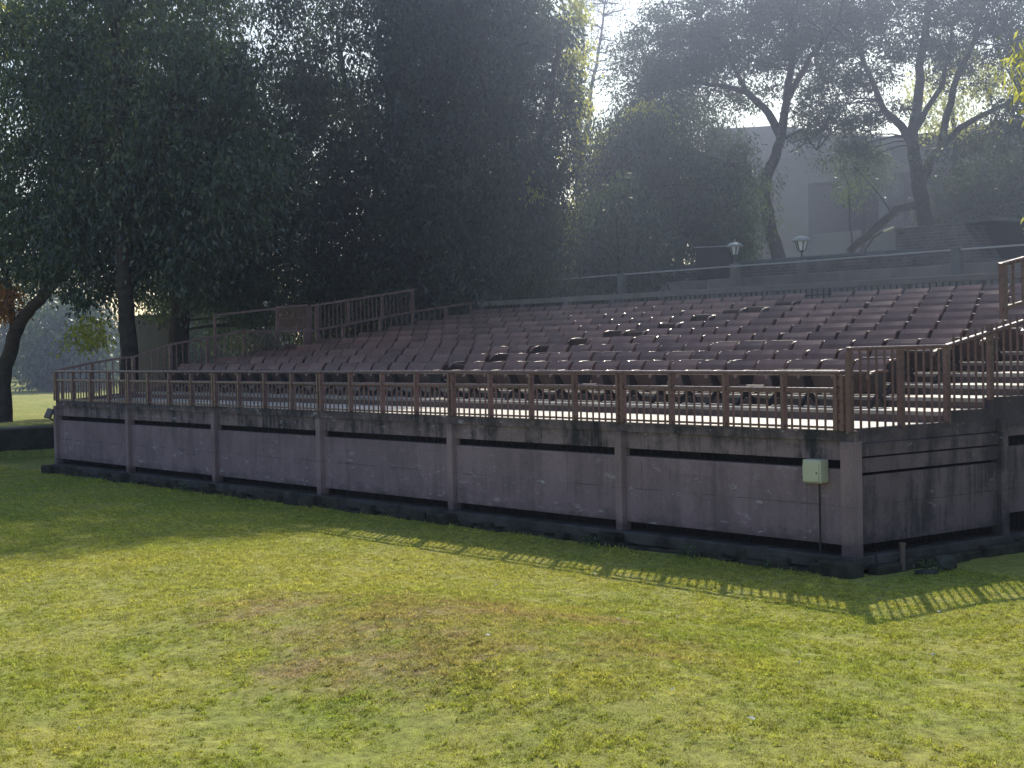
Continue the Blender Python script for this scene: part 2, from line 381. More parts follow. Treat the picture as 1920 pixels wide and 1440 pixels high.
# grass blades, denser towards the viewing side
def grass():
    n = 2600000
    x = RNG.uniform(-33, 9, n); y = RNG.uniform(-13, 1.2, n)
    d = np.hypot(x - CAM.x, y - CAM.y)
    keep = (RNG.random(n) < np.clip((14.5/d)**2, 0, 1)) & ((y < -.36) | (x > .55)) & ~((x > -.3) & (x < .6) & (y > -.5))
    a = np.arctan2(y - CAM.y, x - CAM.x) - (YAW + math.pi/2)
    keep &= (np.abs(a) < .40)
    x = x[keep]; y = y[keep]; d = d[keep]; n = len(x)
    lump = np.sin(x*3.1 + 1.3*np.sin(y*2.3)) * np.sin(y*3.7 + np.sin(x*1.9)) + .6*np.sin(x*7.7 + y*5.1)*np.sin(y*9.3 - x*4)
    clov = np.sin(x*1.7+2*np.sin(y*1.3))*np.sin(y*2.1+np.cos(x*1.2)) + .6*np.sin(x*5.3+y*2.2)*np.sin(y*6.1-x)
    k = np.clip(d / 15, .8, 2.0)
    edge = np.exp(-np.abs(y + .47)/.09) * (x < .2)
    L = RNG.uniform(.014, .032, n) * (1 + .35*lump) * np.sqrt(k) * (1 + 2.2*edge*RNG.random(n))
    ang = RNG.uniform(0, 2*np.pi, n); lean = RNG.uniform(.35, 1.35, n)
    D = np.stack([np.cos(ang)*np.sin(lean), np.sin(ang)*np.sin(lean), np.cos(lean)], 1)
    C = np.stack([x, y, np.array([hump(a_, b_) for a_, b_ in zip(x.tolist(), y.tolist())]) - .006], 1)
    # coarser tufts and clover clumps standing out of the short turf
    m_ = 90000
    tx = RNG.uniform(-16, 9, m_); ty = RNG.uniform(-12.5, -.5, m_); td = np.hypot(tx - CAM.x, ty - CAM.y)
    tn = np.sin(tx*1.1 + 2*np.sin(ty*.9)) * np.sin(ty*1.4 + np.cos(tx*.8)) + .7*np.sin(tx*2.9 + 1.7*ty)*np.sin(ty*3.3 - tx)
    tk = (RNG.random(m_) < np.clip((13.0/td)**2, 0, 1) * np.clip(.24 + .22*tn, .06, 1)) & (np.abs(np.arctan2(ty - CAM.y, tx - CAM.x) - (YAW + math.pi/2)) < .38)
    tx = tx[tk]; ty = ty[tk]; tn = tn[tk]; q_ = len(tx)
    per = RNG.integers(9, 22, q_); ix = np.repeat(np.arange(q_), per); e_ = len(ix)
    sz = RNG.uniform(.5, 1.3, q_)[ix]
    ax_ = tx[ix] + RNG.normal(0, .022, e_)*sz; ay_ = ty[ix] + RNG.normal(0, .022, e_)*sz
    az_ = RNG.uniform(0, 6.283, e_); ln = RNG.uniform(.2, 1.2, e_)
    C2 = np.stack([ax_, ay_, np.array([hump(a_, b_) for a_, b_ in zip(ax_.tolist(), ay_.tolist())]) + .004], 1)
    D2 = np.stack([np.cos(az_)*np.sin(ln), np.sin(az_)*np.sin(ln), np.cos(ln)], 1)
    kind_ = RNG.random(q_)[ix]
    L2 = RNG.uniform(.018, .038, e_)*sz; W2 = np.where(kind_ < .45, RNG.uniform(.012, .020, e_), RNG.uniform(.006, .010, e_))
    T2 = RNG.normal(.45, .13, e_) + .25*(kind_ < .30) - .10*(kind_ > .8)
    n0 = n
    C = np.concatenate([C, C2]); D = np.concatenate([D, D2]); n = len(C)
    L = np.concatenate([L, L2]); k = np.concatenate([k, np.ones(e_)]); clov = np.concatenate([clov, np.zeros(e_)]); lump = np.concatenate([lump, np.zeros(e_)])
    wd = np.concatenate([RNG.uniform(.006, .011, n0) * k[:n0] * (1 + .8*(clov[:n0] > .9)), W2])
    tt = np.concatenate([RNG.normal(.5, .2, n0) + .10*lump[:n0] + .12*(clov[:n0] > .9), T2])
    o = scatter_leaves('grass', BLADE, C, D, L, wd, tt)
    o['kind'] = 'stuff'; o['label'] = 'short mown grass covering the lawn'; o['category'] = 'grass'
grass()

# ------------------------------------------------------------------ grandstand
B = 4.3; ZD = 1.836; Y0 = 2.0; TA = .93; TR = .148; NR = 10
YB = Y0 + TA*NR; ZB = ZD + TR*NR
XL = lambda y: -25.95 + .19*max(y, 0)
gs = thing('grandstand', 'mauve concrete spectator stand with panelled front wall and stepped seating deck', 'grandstand')
# deck and treads
mb = MB(); mr = MB(); ms = MB()
def slab(mb, y0, y1, z0, z1, lip=0):
    mb.prism([(XL(y0), y0), (0, y0), (0, y1), (XL(y1), y1)], 'z', z0, z1)
slab(mb, .02, Y0, ZD-.15, ZD)
for i in range(NR):
    y = Y0 + i*TA; z = ZD + (i+1)*TR
    slab(ms, y-.02, y+TA+.001, z-.05, z); mb.box(-1.62, -.001, y-.024, y+TA-.03, z+.001, z+.006); slab(mr, y, y+.06, z-TR-.01, z-.052)
slab(mb, YB+.004, YB+1.2, ZB-.1, ZB-.004)
mb.build('stepped_deck', TREAD, gs); ms.build('seating_step', TREADS, gs); mr.build('riser', RISER, gs)
# front wall
mb = MB(); mb.box(-25.9, .1, -.045, .02, 1.70, ZD-.004); mb.build('deck_lip', LIP, gs)
mb = MB(); mb.box(-25.88, .06, -.012, .12, 1.45, 1.70); mb.build('edge_beam', LIP, gs)
for k in range(6):
    x1 = -k*B - .15; x0 = -(k+1)*B
    mb = MB(); mb.box(x0 + .004, x1 - .004, -.02, .10, .36, 1.335); mb.build('wall_panel', WALL, gs)
    nb = 30
    for za, zb in ((1.336, 1.449), (.235, .359)):
        mb = MB()
        for i in range(nb):
            x = x0 + (x1 - x0) * (i + .5) / nb
            mb.box(x-.004, x+.004, .075, .083, za, zb)
        mb.box(x0 + .01, x1 - .01, .0835, .09, za + .002, za + .016); mb.box(x0 + .01, x1 - .01, .0835, .09, zb - .016, zb - .002)
        mb.build('vent_grille', GRILLE, gs)
mb = MB(); mb.box(-25.7, -.25, .20, .26, .2, 1.69); mb.box(-.26, -.2, .2, 11, .2, 1.69); mb.build('dark_void_sheet', DARKV, gs)  # near-black sheet paints the shade inside the open slits
mb = MB(); mb.box(-25.98, .12, -.17, .3, .05, .225); mb.box(-.2, .16, .3, 12.5, .05, .232); mb.build('plinth', PLINTH, gs, bevel=.02)
for k in range(7):
    x = -k*B if k else .10
    w = .15 if k else .20
    mb = MB(); mb.box(x-w, x, -.105 if k else -.12, .08, .22, 1.698); mb.build('column', COLM, gs, bevel=.008)
    mb = MB(); rn = random.Random(k)
    ww = .17 + rn.random()*.12
    mb.box(x-w/2-ww, x-w/2+ww, -.34 - rn.random()*.08, -.10, -.05, .19 + rn.random()*.02); mb.build('footing_block', MOSS, gs, bevel=.035)
# rough mossy foundation band between the blocks
mb = MB(); rn = random.Random(4); x = -25.95
while x < 0:
    w = rn.uniform(.18, .5)
    mb.box(x, x + w + .02, -.20 - rn.random()*.16, -.15, -.05, .03 + rn.random()*rn.random()*.2); x += w
mb.build('foundation_stones', MOSS, gs, bevel=.03)
mb = MB(); y = .1
while y < 9:
    w = rn.uniform(.25, .6); mb.box(.12, .26 + rn.random()*.08, y, y + w + .02, -.05, .10 + rn.random()*.07); y += w
mb.build('foundation_stones', MOSS, gs, bevel=.03)
# right-hand side wall (X=0 plane), top follows the steps
def step_top(y): return ZD + (0 if y < Y0 - .02 else TR*(int((y - Y0 + .02)/TA) + 1))
ysd = [.08, 3.06]
for a, b, nm in ((.10, 3.0, 0), (3.16, 6.2, 1), (6.36, 9.4, 1), (9.56, 12.4, 1)):
    mb = MB()
    zt = 1.25 if nm == 0 else 1.45
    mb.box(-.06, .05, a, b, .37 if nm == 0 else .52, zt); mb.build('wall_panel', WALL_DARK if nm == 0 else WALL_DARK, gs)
    mb = MB()
    if nm == 0:
        mb.box(-.05, .065, a, b, 1.29, 1.475); mb.box(-.05, .08, a, b, 1.50, 1.66)
    else: mb.box(-.05, .06, a, b, 1.60, 1.75)
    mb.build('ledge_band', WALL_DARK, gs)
    n = int((b-a)/.1)
    for za, zb in ((.235, .52), (1.45, 1.60))[:1 + nm]:
        mb = MB()
        for i in range(n):
            y = a + (b-a)*(i+.5)/n; mb.box(-.045, -.037, y-.004, y+.004, za, zb)
        mb.box(-.052, -.0455, a + .01, b - .01, za + .002, za + .016); mb.box(-.052, -.0455, a + .01, b - .01, zb - .016, zb - .002)
        mb.build('vent_grille', GRILLE, gs)
for y in (3.0, 6.2, 9.4, 12.4):
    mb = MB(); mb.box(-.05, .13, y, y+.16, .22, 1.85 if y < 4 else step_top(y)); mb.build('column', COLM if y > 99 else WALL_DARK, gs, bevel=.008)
pr = [(.10, 1.66)]
yy = .10
pr += [(12.6, 1.72), (12.6, ZB+.0)]
for i in range(NR, 0, -1):
    yb = Y0 - .03 + (i-1)*TA
    pr += [(yb, ZD + TR*i + .02), (yb, ZD + TR*(i-1) + .02)]
pr += [(.10, ZD + .02)]
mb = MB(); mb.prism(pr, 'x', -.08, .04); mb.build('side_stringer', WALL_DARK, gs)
# left-hand side and back
mb = MB(); mb.v = []; 
pl = [(XL(y), y) for y in (0, 12.6)]
mb.prism([(pl[0][0]-.1, .1), (pl[0][0]+.05, .1), (pl[1][0]+.05, 12.6), (pl[1][0]-.1, 12.6)], 'z', .1, 1.8); mb.build('side_wall', WALL, gs)
mb = MB(); mb.prism([(.1, 1.8), (12.6, 1.8), (12.6, ZB), (11.3, ZB-.01), (2, 2.0), (.1, ZD-.01)], 'x', -.06, .02)
o = mb.build('side_stringer', WALL, gs); o.location = (-25.93, 0, 0); o.rotation_euler = (0, 0, -math.atan(.19))
mb = MB(); mb.box(-23.8, 0, YB+1.2, YB+1.35, 1, ZB); mb.build('back_wall', CONCD, gs)

# ------------------------------------------------------------------ railings
def post_pair(mb, x, y0, y1, z0, z1):
    pass
fr = thing('metal_railing', 'low mauve metal railing with mid rail along the front edge of the stand', 'railing', (-13, -.04, ZD))
def part(mb, name, mat, root, **k):
    o = mb.build(name, mat, None, **k); return rel(o, root)
ZR = 2.605
mb = MB(); mb.bar((-25.93, -.04, ZR-.03), (-.12, -.04, ZR-.03), .085, .06); part(mb, 'top_rail', RAIL, fr, bevel=.026)
for k in range(6):
    xa = -k*B; xb = -(k+1)*B
    px = []
    # ladder-like double post at each column
    x = xb if k < 5 else -25.83
    mb = MB()
    mb.box(x-.125, x-.07, -.085, -.005, ZD-.002, ZR-.062); mb.box(x-.02, x+.035, -.085, -.005, ZD-.002, ZR-.062)
    for za in (ZD+.002, ZD+.11, ZD+.33, ZR-.26): mb.box(x-.0702, x-.0198, -.07, -.02, za, za+.06)
    part(mb, 'post', RAIL, fr)
    xs_ = [xa - .13 if k else -.12, xa - B*.25 - .03, xa - B*.5 - .03, xa - B*.75 - .03, (xb if k < 5 else -25.83) + .04]
    for i in (1, 2, 3):
        mb = MB(); mb.box(xs_[i]-.028, xs_[i]+.028, -.085, -.005, ZD-.002, ZR-.062); part(mb, 'post', RAIL, fr)
    mr = MB()
    for i in range(4):
        a = xs_[i] - (.03 if 0 < i else .02); b = xs_[i+1] + (.03 if i < 3 else 0)
        mr.bar((a, -.045, 2.352), (b, -.045, 2.352), .05, .065)
        mb = MB()
        for j in range(6):
            x = a + (b - a)*(j + .75)/6.5
            mb.box(x-.011, x+.011, -.056, -.034, ZD-.002, 2.318)
        mb.bar((a, -.045, ZD+.035), (b, -.045, ZD+.035), .03, .03)
        part(mb, 'baluster_panel', RAIL, fr)
    part(mr, 'mid_rail', RAIL, fr, bevel=.02)
mb = MB(); mb.box(-.22, -.165, -.085, -.005, ZD-.002, ZR-.062); mb.box(-.115, -.06, -.085, -.005, ZD-.002, ZR-.062)
for za in (ZD+.002, ZD+.14, ZD+.4, ZR-.2): mb.box(-.1652, -.1148, -.07, -.02, za, za+.09)
part(mb, 'post', RAIL, fr)

# right-hand side railing
rs = thing('metal_railing', 'tall mauve railing climbing beside the steps on the right end of the stand', 'railing', (.02, 3, ZD))
rz = lambda y: 2.90 if y <= 2.0 else 3.06 + .166*(y - 2.0)
mb = MB(); mb.bar((.02, -.08, 2.88), (.02, 2.0, 2.88), .09, .05); part(mb, 'top_rail', RAIL, rs, bevel=.022)
mb = MB(); mb.bar((.02, 1.95, rz(1.95)-.02+.16*0), (.02, 11.6, rz(11.6)-.02), .10, .055); part(mb, 'top_rail', RAIL, rs, bevel=.022)
for i, y in enumerate([-.05] + [k*.97 for k in range(1, 13)]):
    t = rz(y) if y > 1.9 else 2.9
    mb = MB(); mb.box(-.015, .055, y-.04, y+.04, step_top(y)-.01, t-.05); part(mb, 'post', RAIL, rs)
for i in range(12):
    a = i*.97 + (.0 if i else .0); mb = MB()
    for j in range(5):
        y = a + .97*(j+1)/6
        mb.box(.008, .032, y-.012, y+.012, step_top(y)-.01, (rz(y) if y > 2 else 2.9)-.05)
    part(mb, 'baluster_panel', RAIL, rs)
rt2 = thing('metal_railing', 'higher rust brown railing tier rising at the far right edge of the stand', 'railing', (.02, 5, 3.3))
uz = lambda y: 4.0 + .175*(y - 3.26)
mb = MB(); mb.bar((.0, 3.2, uz(3.2)), (.0, 11.6, uz(11.6)), .11, .06); part(mb, 'top_rail', RAIL, rt2, bevel=.026)
mb = MB(); mb.bar((.0, 3.2, uz(3.2)-.62), (.0, 11.6, uz(11.6)-.62), .05, .06); part(mb, 'lower_rail', RAIL, rt2)
for y in (3.28, 4.6, 6.0, 7.4, 8.8, 10.2, 11.5):
    mb = MB(); mb.box(-.05, .035, y-.045, y+.045, rz(y)-.04, uz(y)-.03); part(mb, 'post', RAIL, rt2)
for i in range(6):
    a = 3.28 + 1.4*i; mb = MB()
    for j in range(5):
        y = a + 1.35*(j+1)/6
        mb.box(-.015, .012, y-.014, y+.014, uz(y)-.6, uz(y)-.03)
    part(mb, 'baluster_panel', RAIL, rt2)

# left-hand railing: main tier, upper tier with gate
def lx(y): return XL(y)
def lpt(y, z): return (lx(y), y, z)
LP = [(.02, 2.62), (.85, 2.78), (1.64, 2.90), (1.97, 2.92), (2.92, 3.22), (4.64, 3.51), (4.93, 3.54), (6.64, 3.52), (6.87, 3.53), (9.79, 4.02), (11.69, 4.26)]
def lz(y):
    for (a, za), (b, zb) in zip(LP, LP[1:]):
        if y <= b: return za + (zb - za)*(y - a)/(b - a)
    return LP[-1][1]
lr = thing('metal_railing', 'mauve railing climbing the shaded left side of the stand in short slopes', 'railing', (-25.5, 3, 2))
for (a, za), (b, zb) in zip(LP, LP[1:]):
    mb = MB(); mb.bar(lpt(a, za-.02), lpt(b+.02, zb-.02), .07, .055); part(mb, 'top_rail', RAIL, lr)
for i, y in enumerate((.9, 1.95, 2.92, 3.9, 4.9, 5.8, 6.6, 7.7, 8.8, 9.79, 10.8, 11.6)):
    mb = MB(); x = lx(y); mb.box(x-.04, x+.04, y-.04, y+.04, step_top(y)-.05, lz(y)-.045); part(mb, 'post', RAIL, lr)
for i in range(11):
    a = (.0, .9, 1.95, 2.92, 3.9, 4.9, 5.8, 6.6, 7.7, 8.8, 9.79, 10.8, 11.6)[i]; b = (.9, 1.95, 2.92, 3.9, 4.9, 5.8, 6.6, 7.7, 8.8, 9.79, 10.8, 11.6)[i]
    mb = MB()
    for j in range(5):
        y = a + (b-a)*(j+1)/6; x = lx(y)
        mb.box(x-.011, x+.011, y-.013, y+.013, step_top(y)-.05, lz(y)-.045)
    part(mb, 'baluster_panel', RAIL, lr)
UP = [(4.1, 3.97), (5.83, 4.14)]
uf = thing('metal_fence', 'open metal frame above the left railing, in front of the dark trees', 'fence', (-25, 5, 3.4))
mb = MB(); mb.bar(lpt(4.1, 3.96), lpt(5.80, 4.12), .05, .05); part(mb, 'top_rail', RAIL, uf)
mb = MB(); x = lx(4.12); mb.box(x-.03, x+.03, 4.09, 4.15, 2.45, 3.94); part(mb, 'post', RAIL, uf)
gt = thing('metal_gate', 'small closed gate of upright bars on the left side of the stand', 'gate', (lx(6.3), 6.3, 3.4))
mb = MB()
for y in (5.83, 6.70):
    mb.bar(lpt(y, 2.75), lpt(y, 4.19), .06, .06)
mb.bar(lpt(5.83, 4.155), lpt(6.7, 4.205), .06, .06); mb.bar(lpt(5.83, 3.50), lpt(6.7, 3.53), .05, .05)
part(mb, 'gate_frame', RAIL, gt)
mb = MB()
for j in range(13):
    y = 5.86 + .82*(j+.5)/13; mb.bar(lpt(y, 3.52), lpt(y, 4.13+.05*(y-5.83)), .034, .03)
mb.bar(lpt(5.87, 3.83), lpt(6.66, 3.86), .036, .03); mb.bar(lpt(5.87, 3.60), lpt(6.66, 3.63), .036, .03); part(mb, 'baluster_panel', CHAIR, gt)
uf2 = thing('metal_fence', 'tall barred fence rising right of the gate on the left side of the stand', 'fence', (lx(8.3), 8.3, 3.4))
uz2 = lambda y: 4.21 + .142*(y - 6.97)
mb = MB(); mb.bar(lpt(6.78, uz2(6.78)), lpt(9.84, uz2(9.84)), .055, .055); part(mb, 'top_rail', RAIL, uf2)
for y in (6.78, 6.98, 7.9, 8.9, 9.82):
    mb = MB(); x = lx(y); w = .05 if y < 7 else .035
    mb.box(x-w-.05, x+w-.05, y-w, y+w, 2.75 if y < 7 else lz(y)-.02, uz2(y)-.02); part(mb, 'post', RAIL, uf2)
for a in (6.98, 7.9, 8.9):
    mb = MB()
    for j in range(7):
        y = a + .95*(j+1)/8; x = lx(y)-.05; mb.box(x-.01, x+.01, y-.012, y+.012, lz(y)-.02, uz2(y)-.02)
    part(mb, 'baluster_panel', RAIL, uf2)
# back railing
br = thing('parapet_railing', 'grey concrete parapet with short bars behind the last row of chairs', 'railing', (-12, 11.75, ZB))
mb = MB(); mb.box(-23.6, -.6, 11.70, 11.84, 4.12, 4.255); part(mb, 'top_rail', CONC, br, bevel=.012)
mb = MB(); mb.box(-23.6, -.6, 11.72, 11.82, ZB-.05, 3.86); part(mb, 'base_wall', CONC, br)
for i in range(13):
    x = -23.4 + i*1.88; mb = MB(); mb.box(x-.09, x+.09, 11.705, 11.835, 3.862, 4.118); part(mb, 'post', CONCD, br)
    if i < 12:
        mb = MB()
        for j in range(9):
            q = x + .09 + 1.70*(j+1)/10; mb.box(q-.012, q+.012, 11.76, 11.784, 3.861, 4.119)
        mb.box(x + .10, x + 1.78, 11.762, 11.782, 3.975, 3.995); part(mb, 'baluster_panel', IRON, br)

# ------------------------------------------------------------------ chairs
PITCHX = .665
def chair_parts():
    out = []
    # curved back rest
    prof = [(-.035, .24), (.005, .40), (.045, .53), (.095, .63), (.165, .705)]
    nx_ = 6; hw = .292
    mb = MB(); th = .026; vs = []
    for i, (y, z) in enumerate(prof):
        p = Vector(prof[min(i+1, 4)]) - Vector(prof[max(i-1, 0)]); p.normalize(); nn = Vector((p.y, -p.x))
        for j in range(nx_+1):
            t = j/nx_*2 - 1; cur = .016*t*t
            vs.append((t*hw, y - cur, z)); vs.append((t*hw, y - cur + nn.x*th, z + nn.y*th))
    W2 = (nx_+1)*2; fs = []
    for i in range(4):
        for j in range(nx_):
            a = i*W2 + j*2
            fs.append((a, a+2, a+W2+2, a+W2)); fs.append((a+1, a+W2+1, a+W2+3, a+3))
        a = i*W2; fs.append((a, a+W2, a+W2+1, a+1)); a = i*W2 + nx_*2; fs.append((a, a+1, a+W2+1, a+W2))
    for j in range(nx_):
        fs.append((j*2, j*2+1, j*2+3, j*2+2)); a = 4*W2 + j*2; fs.append((a, a+2, a+3, a+1))
    mb.add(vs, fs); out.append(('backrest', mb, CHAIR, False))
    # seat, rolled front edge
    mb = MB(); mb.prism([(-.34, -.03), (-.36, .0), (-.33, .03), (-.22, .022), (-.05, .02), (0, .025), (0, -.02), (-.2, -.028)], 'x', -.275, .275)
    out.append(('seat', mb, SEATM, False))
    def arm(x):
        mb = MB(); pts = [(-.40, .455), (-.37, .50), (-.29, .535), (-.18, .552), (-.06, .555), (.05, .548)]
        top = pts; bot = [(y, z-.034) for y, z in pts[::-1]]
        mb.prism(top + bot, 'x', x-.034, x+.034); return mb
    def leg(x):
        mb = MB()
        mb.prism([(-.24, .25), (-.05, .22), (.055, .53), (-.32, .53), (-.30, .44)], 'x', x-.016, x+.016)
        mb.prism([(-.20, .12), (-.10, .12), (-.09, .26), (-.21, .26)], 'x', x-.022, x+.022)
        mb.prism([(-.17, .19), (-.10, .20), (.10, .02), (.10, 0), (.02, 0)], 'x', x-.02, x+.02)
        mb.prism([(-.13, .19), (-.20, .20), (-.40, .02), (-.40, 0), (-.32, 0)], 'x', x-.02, x+.02)
        return mb
    out.append(('armrest', arm(PITCHX/2), CHAIRL, False)); out.append(('leg', leg(PITCHX/2), IRON, False))
    return out, arm, leg
CP, ARM, LEG = chair_parts()
def ordn(n):
    w = ['zeroth','first','second','third','fourth','fifth','sixth','seventh','eighth','ninth','tenth','eleventh','twelfth']
    if n < len(w): return w[n]
    return f"{n}{'th' if 10 < n % 100 < 14 else {1:'st',2:'nd',3:'rd'}.get(n % 10, 'th')}"
slots = []
RIGHT_END = [-1.80, -2.25, -2.05, -1.85, -1.75, -1.7, -1.65, -1.6, -1.55, -1.5]
for k in range(1, NR+1):
    y = 2.90 + TA*(k-1); z = ZD + TR*k
    x = RIGHT_END[k-1] - PITCHX/2; ax = -13.75 + .30*(y)
    seq = []
    cnt = 0
    while x - PITCHX/2 > XL(y) + .25:
        if abs(x - ax) < .50:
            if seq and not seq[-1][3]: seq[-1][3] = True
        else:
            cnt += 1; gapbefore = bool(seq) and abs(seq[-1][0] - x) > PITCHX*1.2
            seq.append([x, y, z, False, cnt, gapbefore, k])
        x -= PITCHX
    seq[-1][3] = True
    slots += seq
slots.sort(key=lambda s: (Vector((s[0], s[1], s[2])) - CAM).length)
proto = None
rc = random.Random(5)
BIG = slots[:300]; REST = slots[300:]
for s in BIG:
    x, y, z, endl, cnt, gb, k = s
    lab = f"maroon theatre chair, {ordn(cnt)} from the right end of the {ordn(k)} row from the front"
    root = thing('theatre_chair', lab, 'chair', (x, y, z), 'maroon chairs in rows on the stand')
    root.rotation_euler = (0, 0, rc.uniform(-.008, .008))
    if proto is None:
        proto = []
        for nm, mb, mat, sm in CP:
            o = mb.build(nm, mat, root, bevel=.012 if nm == 'armrest' else .006 if nm == 'seat' else 0, smooth=False); proto.append(o)
        ea = ARM(-PITCHX/2).build('armrest', CHAIRL, None, bevel=.012); el = LEG(-PITCHX/2).build('leg', IRON, None)
        if endl: ea.parent = root; el.parent = root
        ex = (ea, el); ex_used = endl
        parts_ = proto
    else:
        parts_ = []
        for o in proto:
            c = o.copy(); COL.objects.link(c); c.parent = root; parts_.append(c)
        if endl:
            for o in ex:
                if not ex_used and o.parent is None: o.parent = root; continue
                c = o.copy(); COL.objects.link(c); c.parent = root
            ex_used = True
    # small differences: worn chairs sag back a little, seats stand at slightly different heights
    parts_[0].rotation_euler = (rc.gauss(0, .016), rc.gauss(0, .006), rc.gauss(0, .006)); parts_[0].location = (0, rc.gauss(0, .005), rc.gauss(0, .004))
    parts_[1].location = (0, -.06, .235)
    parts_[1].rotation_euler = (-R(rc.gauss(60, 5)) if rc.random() < .93 else -R(rc.uniform(2, 12)), 0, 0)
if REST:
    mb = MB()
    for x, y, z, endl, cnt, gb, k in REST:
        for nm, m2, mat, sm in CP:
            mb.add([(a+x, (b if nm != 'seat' else b*.5 + c*.87 - .06) + y, (c if nm != 'seat' else -b*.87 + c*.5 + .235) + z) for a, b, c in m2.v], m2.f)
    mb.build('theatre_chairs', CHAIR, kind='stuff', label='farthest maroon chairs at the shaded left end of the upper rows', category='chairs')

# ------------------------------------------------------------------ small things on and around the stand
t = thing('electrical_box', 'cream metal electrical box on the front wall beside the corner column', 'electrical box', (-.5, -.05, 1.15))
mb = MB(); mb.box(-.67, -.36, -.20, -.022, 1.15, 1.455); part(mb, 'housing', CREAM, t, bevel=.018)
mb = MB(); mb.box(-.65, -.38, -.215, -.201, 1.17, 1.40); part(mb, 'door', CREAM, t, bevel=.006)
mb = MB()
for zz in (1.20, 1.36): mb.tube([(-.655, -.214, zz), (-.655, -.214, zz+.035)], .007, 6)
part(mb, 'hinge', IRON, t)
mb = MB(); mb.tube([(-.41, -.2152, 1.285), (-.41, -.221, 1.285)], .011, 8); part(mb, 'lock', IRON, t)
mb = MB(); mb.tube([(-.49, -.07, 1.149), (-.49, -.07, .26), (-.49, -.16, .15), (-.49, -.40, .0)], .014, 6); part(mb, 'conduit', IRON, t)
t = thing('floodlight', 'grey floodlight tilted on the leftmost column of the front wall', 'floodlight', (-25.95, -.2, 1.45))
mb = MB(); mb.box(-.10, .10, -.06, .03, -.13, .13); o = part(mb, 'housing', CONC, t, bevel=.015); o.matrix_parent_inverse = Matrix(); o.location = (0, 0, .05); o.rotation_euler = (R(-28), R(8), R(25))
mb = MB(); mb.bar((-25.95, -.2, 1.38), (-25.95, -.09, 1.32), .03, .03); part(mb, 'bracket', IRON, t)
t = thing('waste_pipe', 'short dark pipe standing against the right side wall near the ground', 'pipe', (.2, .62, 0))
mb = MB(); mb.tube([(.3, .60, -.02), (.3, .60, .34)], .035, 8); part(mb, 'pipe_body', RISER, t); mb = MB(); mb.tube([(.3, .60, .341), (.3, .60, .37)], .045, 8); part(mb, 'collar', RISER, t)
rn = random.Random(3)
def rock(name, label, cat, c, sx, sy, sz, mat, group=None, seed=1):
    q = random.Random(seed); import bmesh
    bm = bmesh.new(); bmesh.ops.create_icosphere(bm, subdivisions=2, radius=1)
    for v in bm.verts:
        f = 1 + q.uniform(-.16, .16); v.co = Vector((max(-.75, min(.75, v.co.x*f))*sx, max(-.75, min(.75, v.co.y*f))*sy, max(-.6, min(.7, v.co.z*f))*sz))
    me = bpy.data.meshes.new(name); bm.to_mesh(me); bm.free(); me.materials.append(mat)
    o = bpy.data.objects.new(name, me); COL.objects.link(o); o.location = c; o.rotation_euler = (0, 0, q.uniform(0, 3))
    o['label'] = label; o['category'] = cat
    if group: o['group'] = group
    return o
STONE = simple('rubble_stone', (.04, .04, .036), (.11, .11, .10), 8, .95, .7, .1, 20)
rock('stone_block', 'rough grey stone block lying in the weeds by the side wall', 'stone', (.62, 1.05, .10), .17, .15, .13, STONE, seed=2)
rock('stone_block', 'low flat stone in front of the rough block by the side wall', 'stone', (.66, .62, .02), .20, .09, .05, STONE, seed=5)
# litter on the lawn
LIT = [(1.5,-7.0),(1.2,-5.1),(5.05,-7.19),(1.16,-10.87),(-2.2,-4.08),(4.11,-3.77),(-2.24,-2.44),(1.07,-4.14),(3.89,-5.36),(4.08,-7.08),(2.63,-1.73),(3.18,-1.65),(-6.98,-3.34),(1.45,-7.12),(2.3,-6.4),(3.0,-8.0)]
LIT = LIT[:11]
for i, (x, y) in enumerate(LIT):
    q = random.Random(i); mb = MB(); s = q.uniform(.014, .028)
    ring = [(s*q.uniform(.7, 1.3)*math.cos(a), s*q.uniform(.5, 1.1)*math.sin(a), q.uniform(0, .018)) for a in [j*math.pi/3 for j in range(6)]]
    mb.add([(0, 0, .022)] + ring, [(0, j+1, (j+1) % 6 + 1) for j in range(6)])
    o = mb.build('paper_scrap', PAPER, label='small white scrap of litter lying on the sunlit lawn', category='litter', group='white scraps on the lawn')
    o.location = (x, y, hump(x, y) + .028)

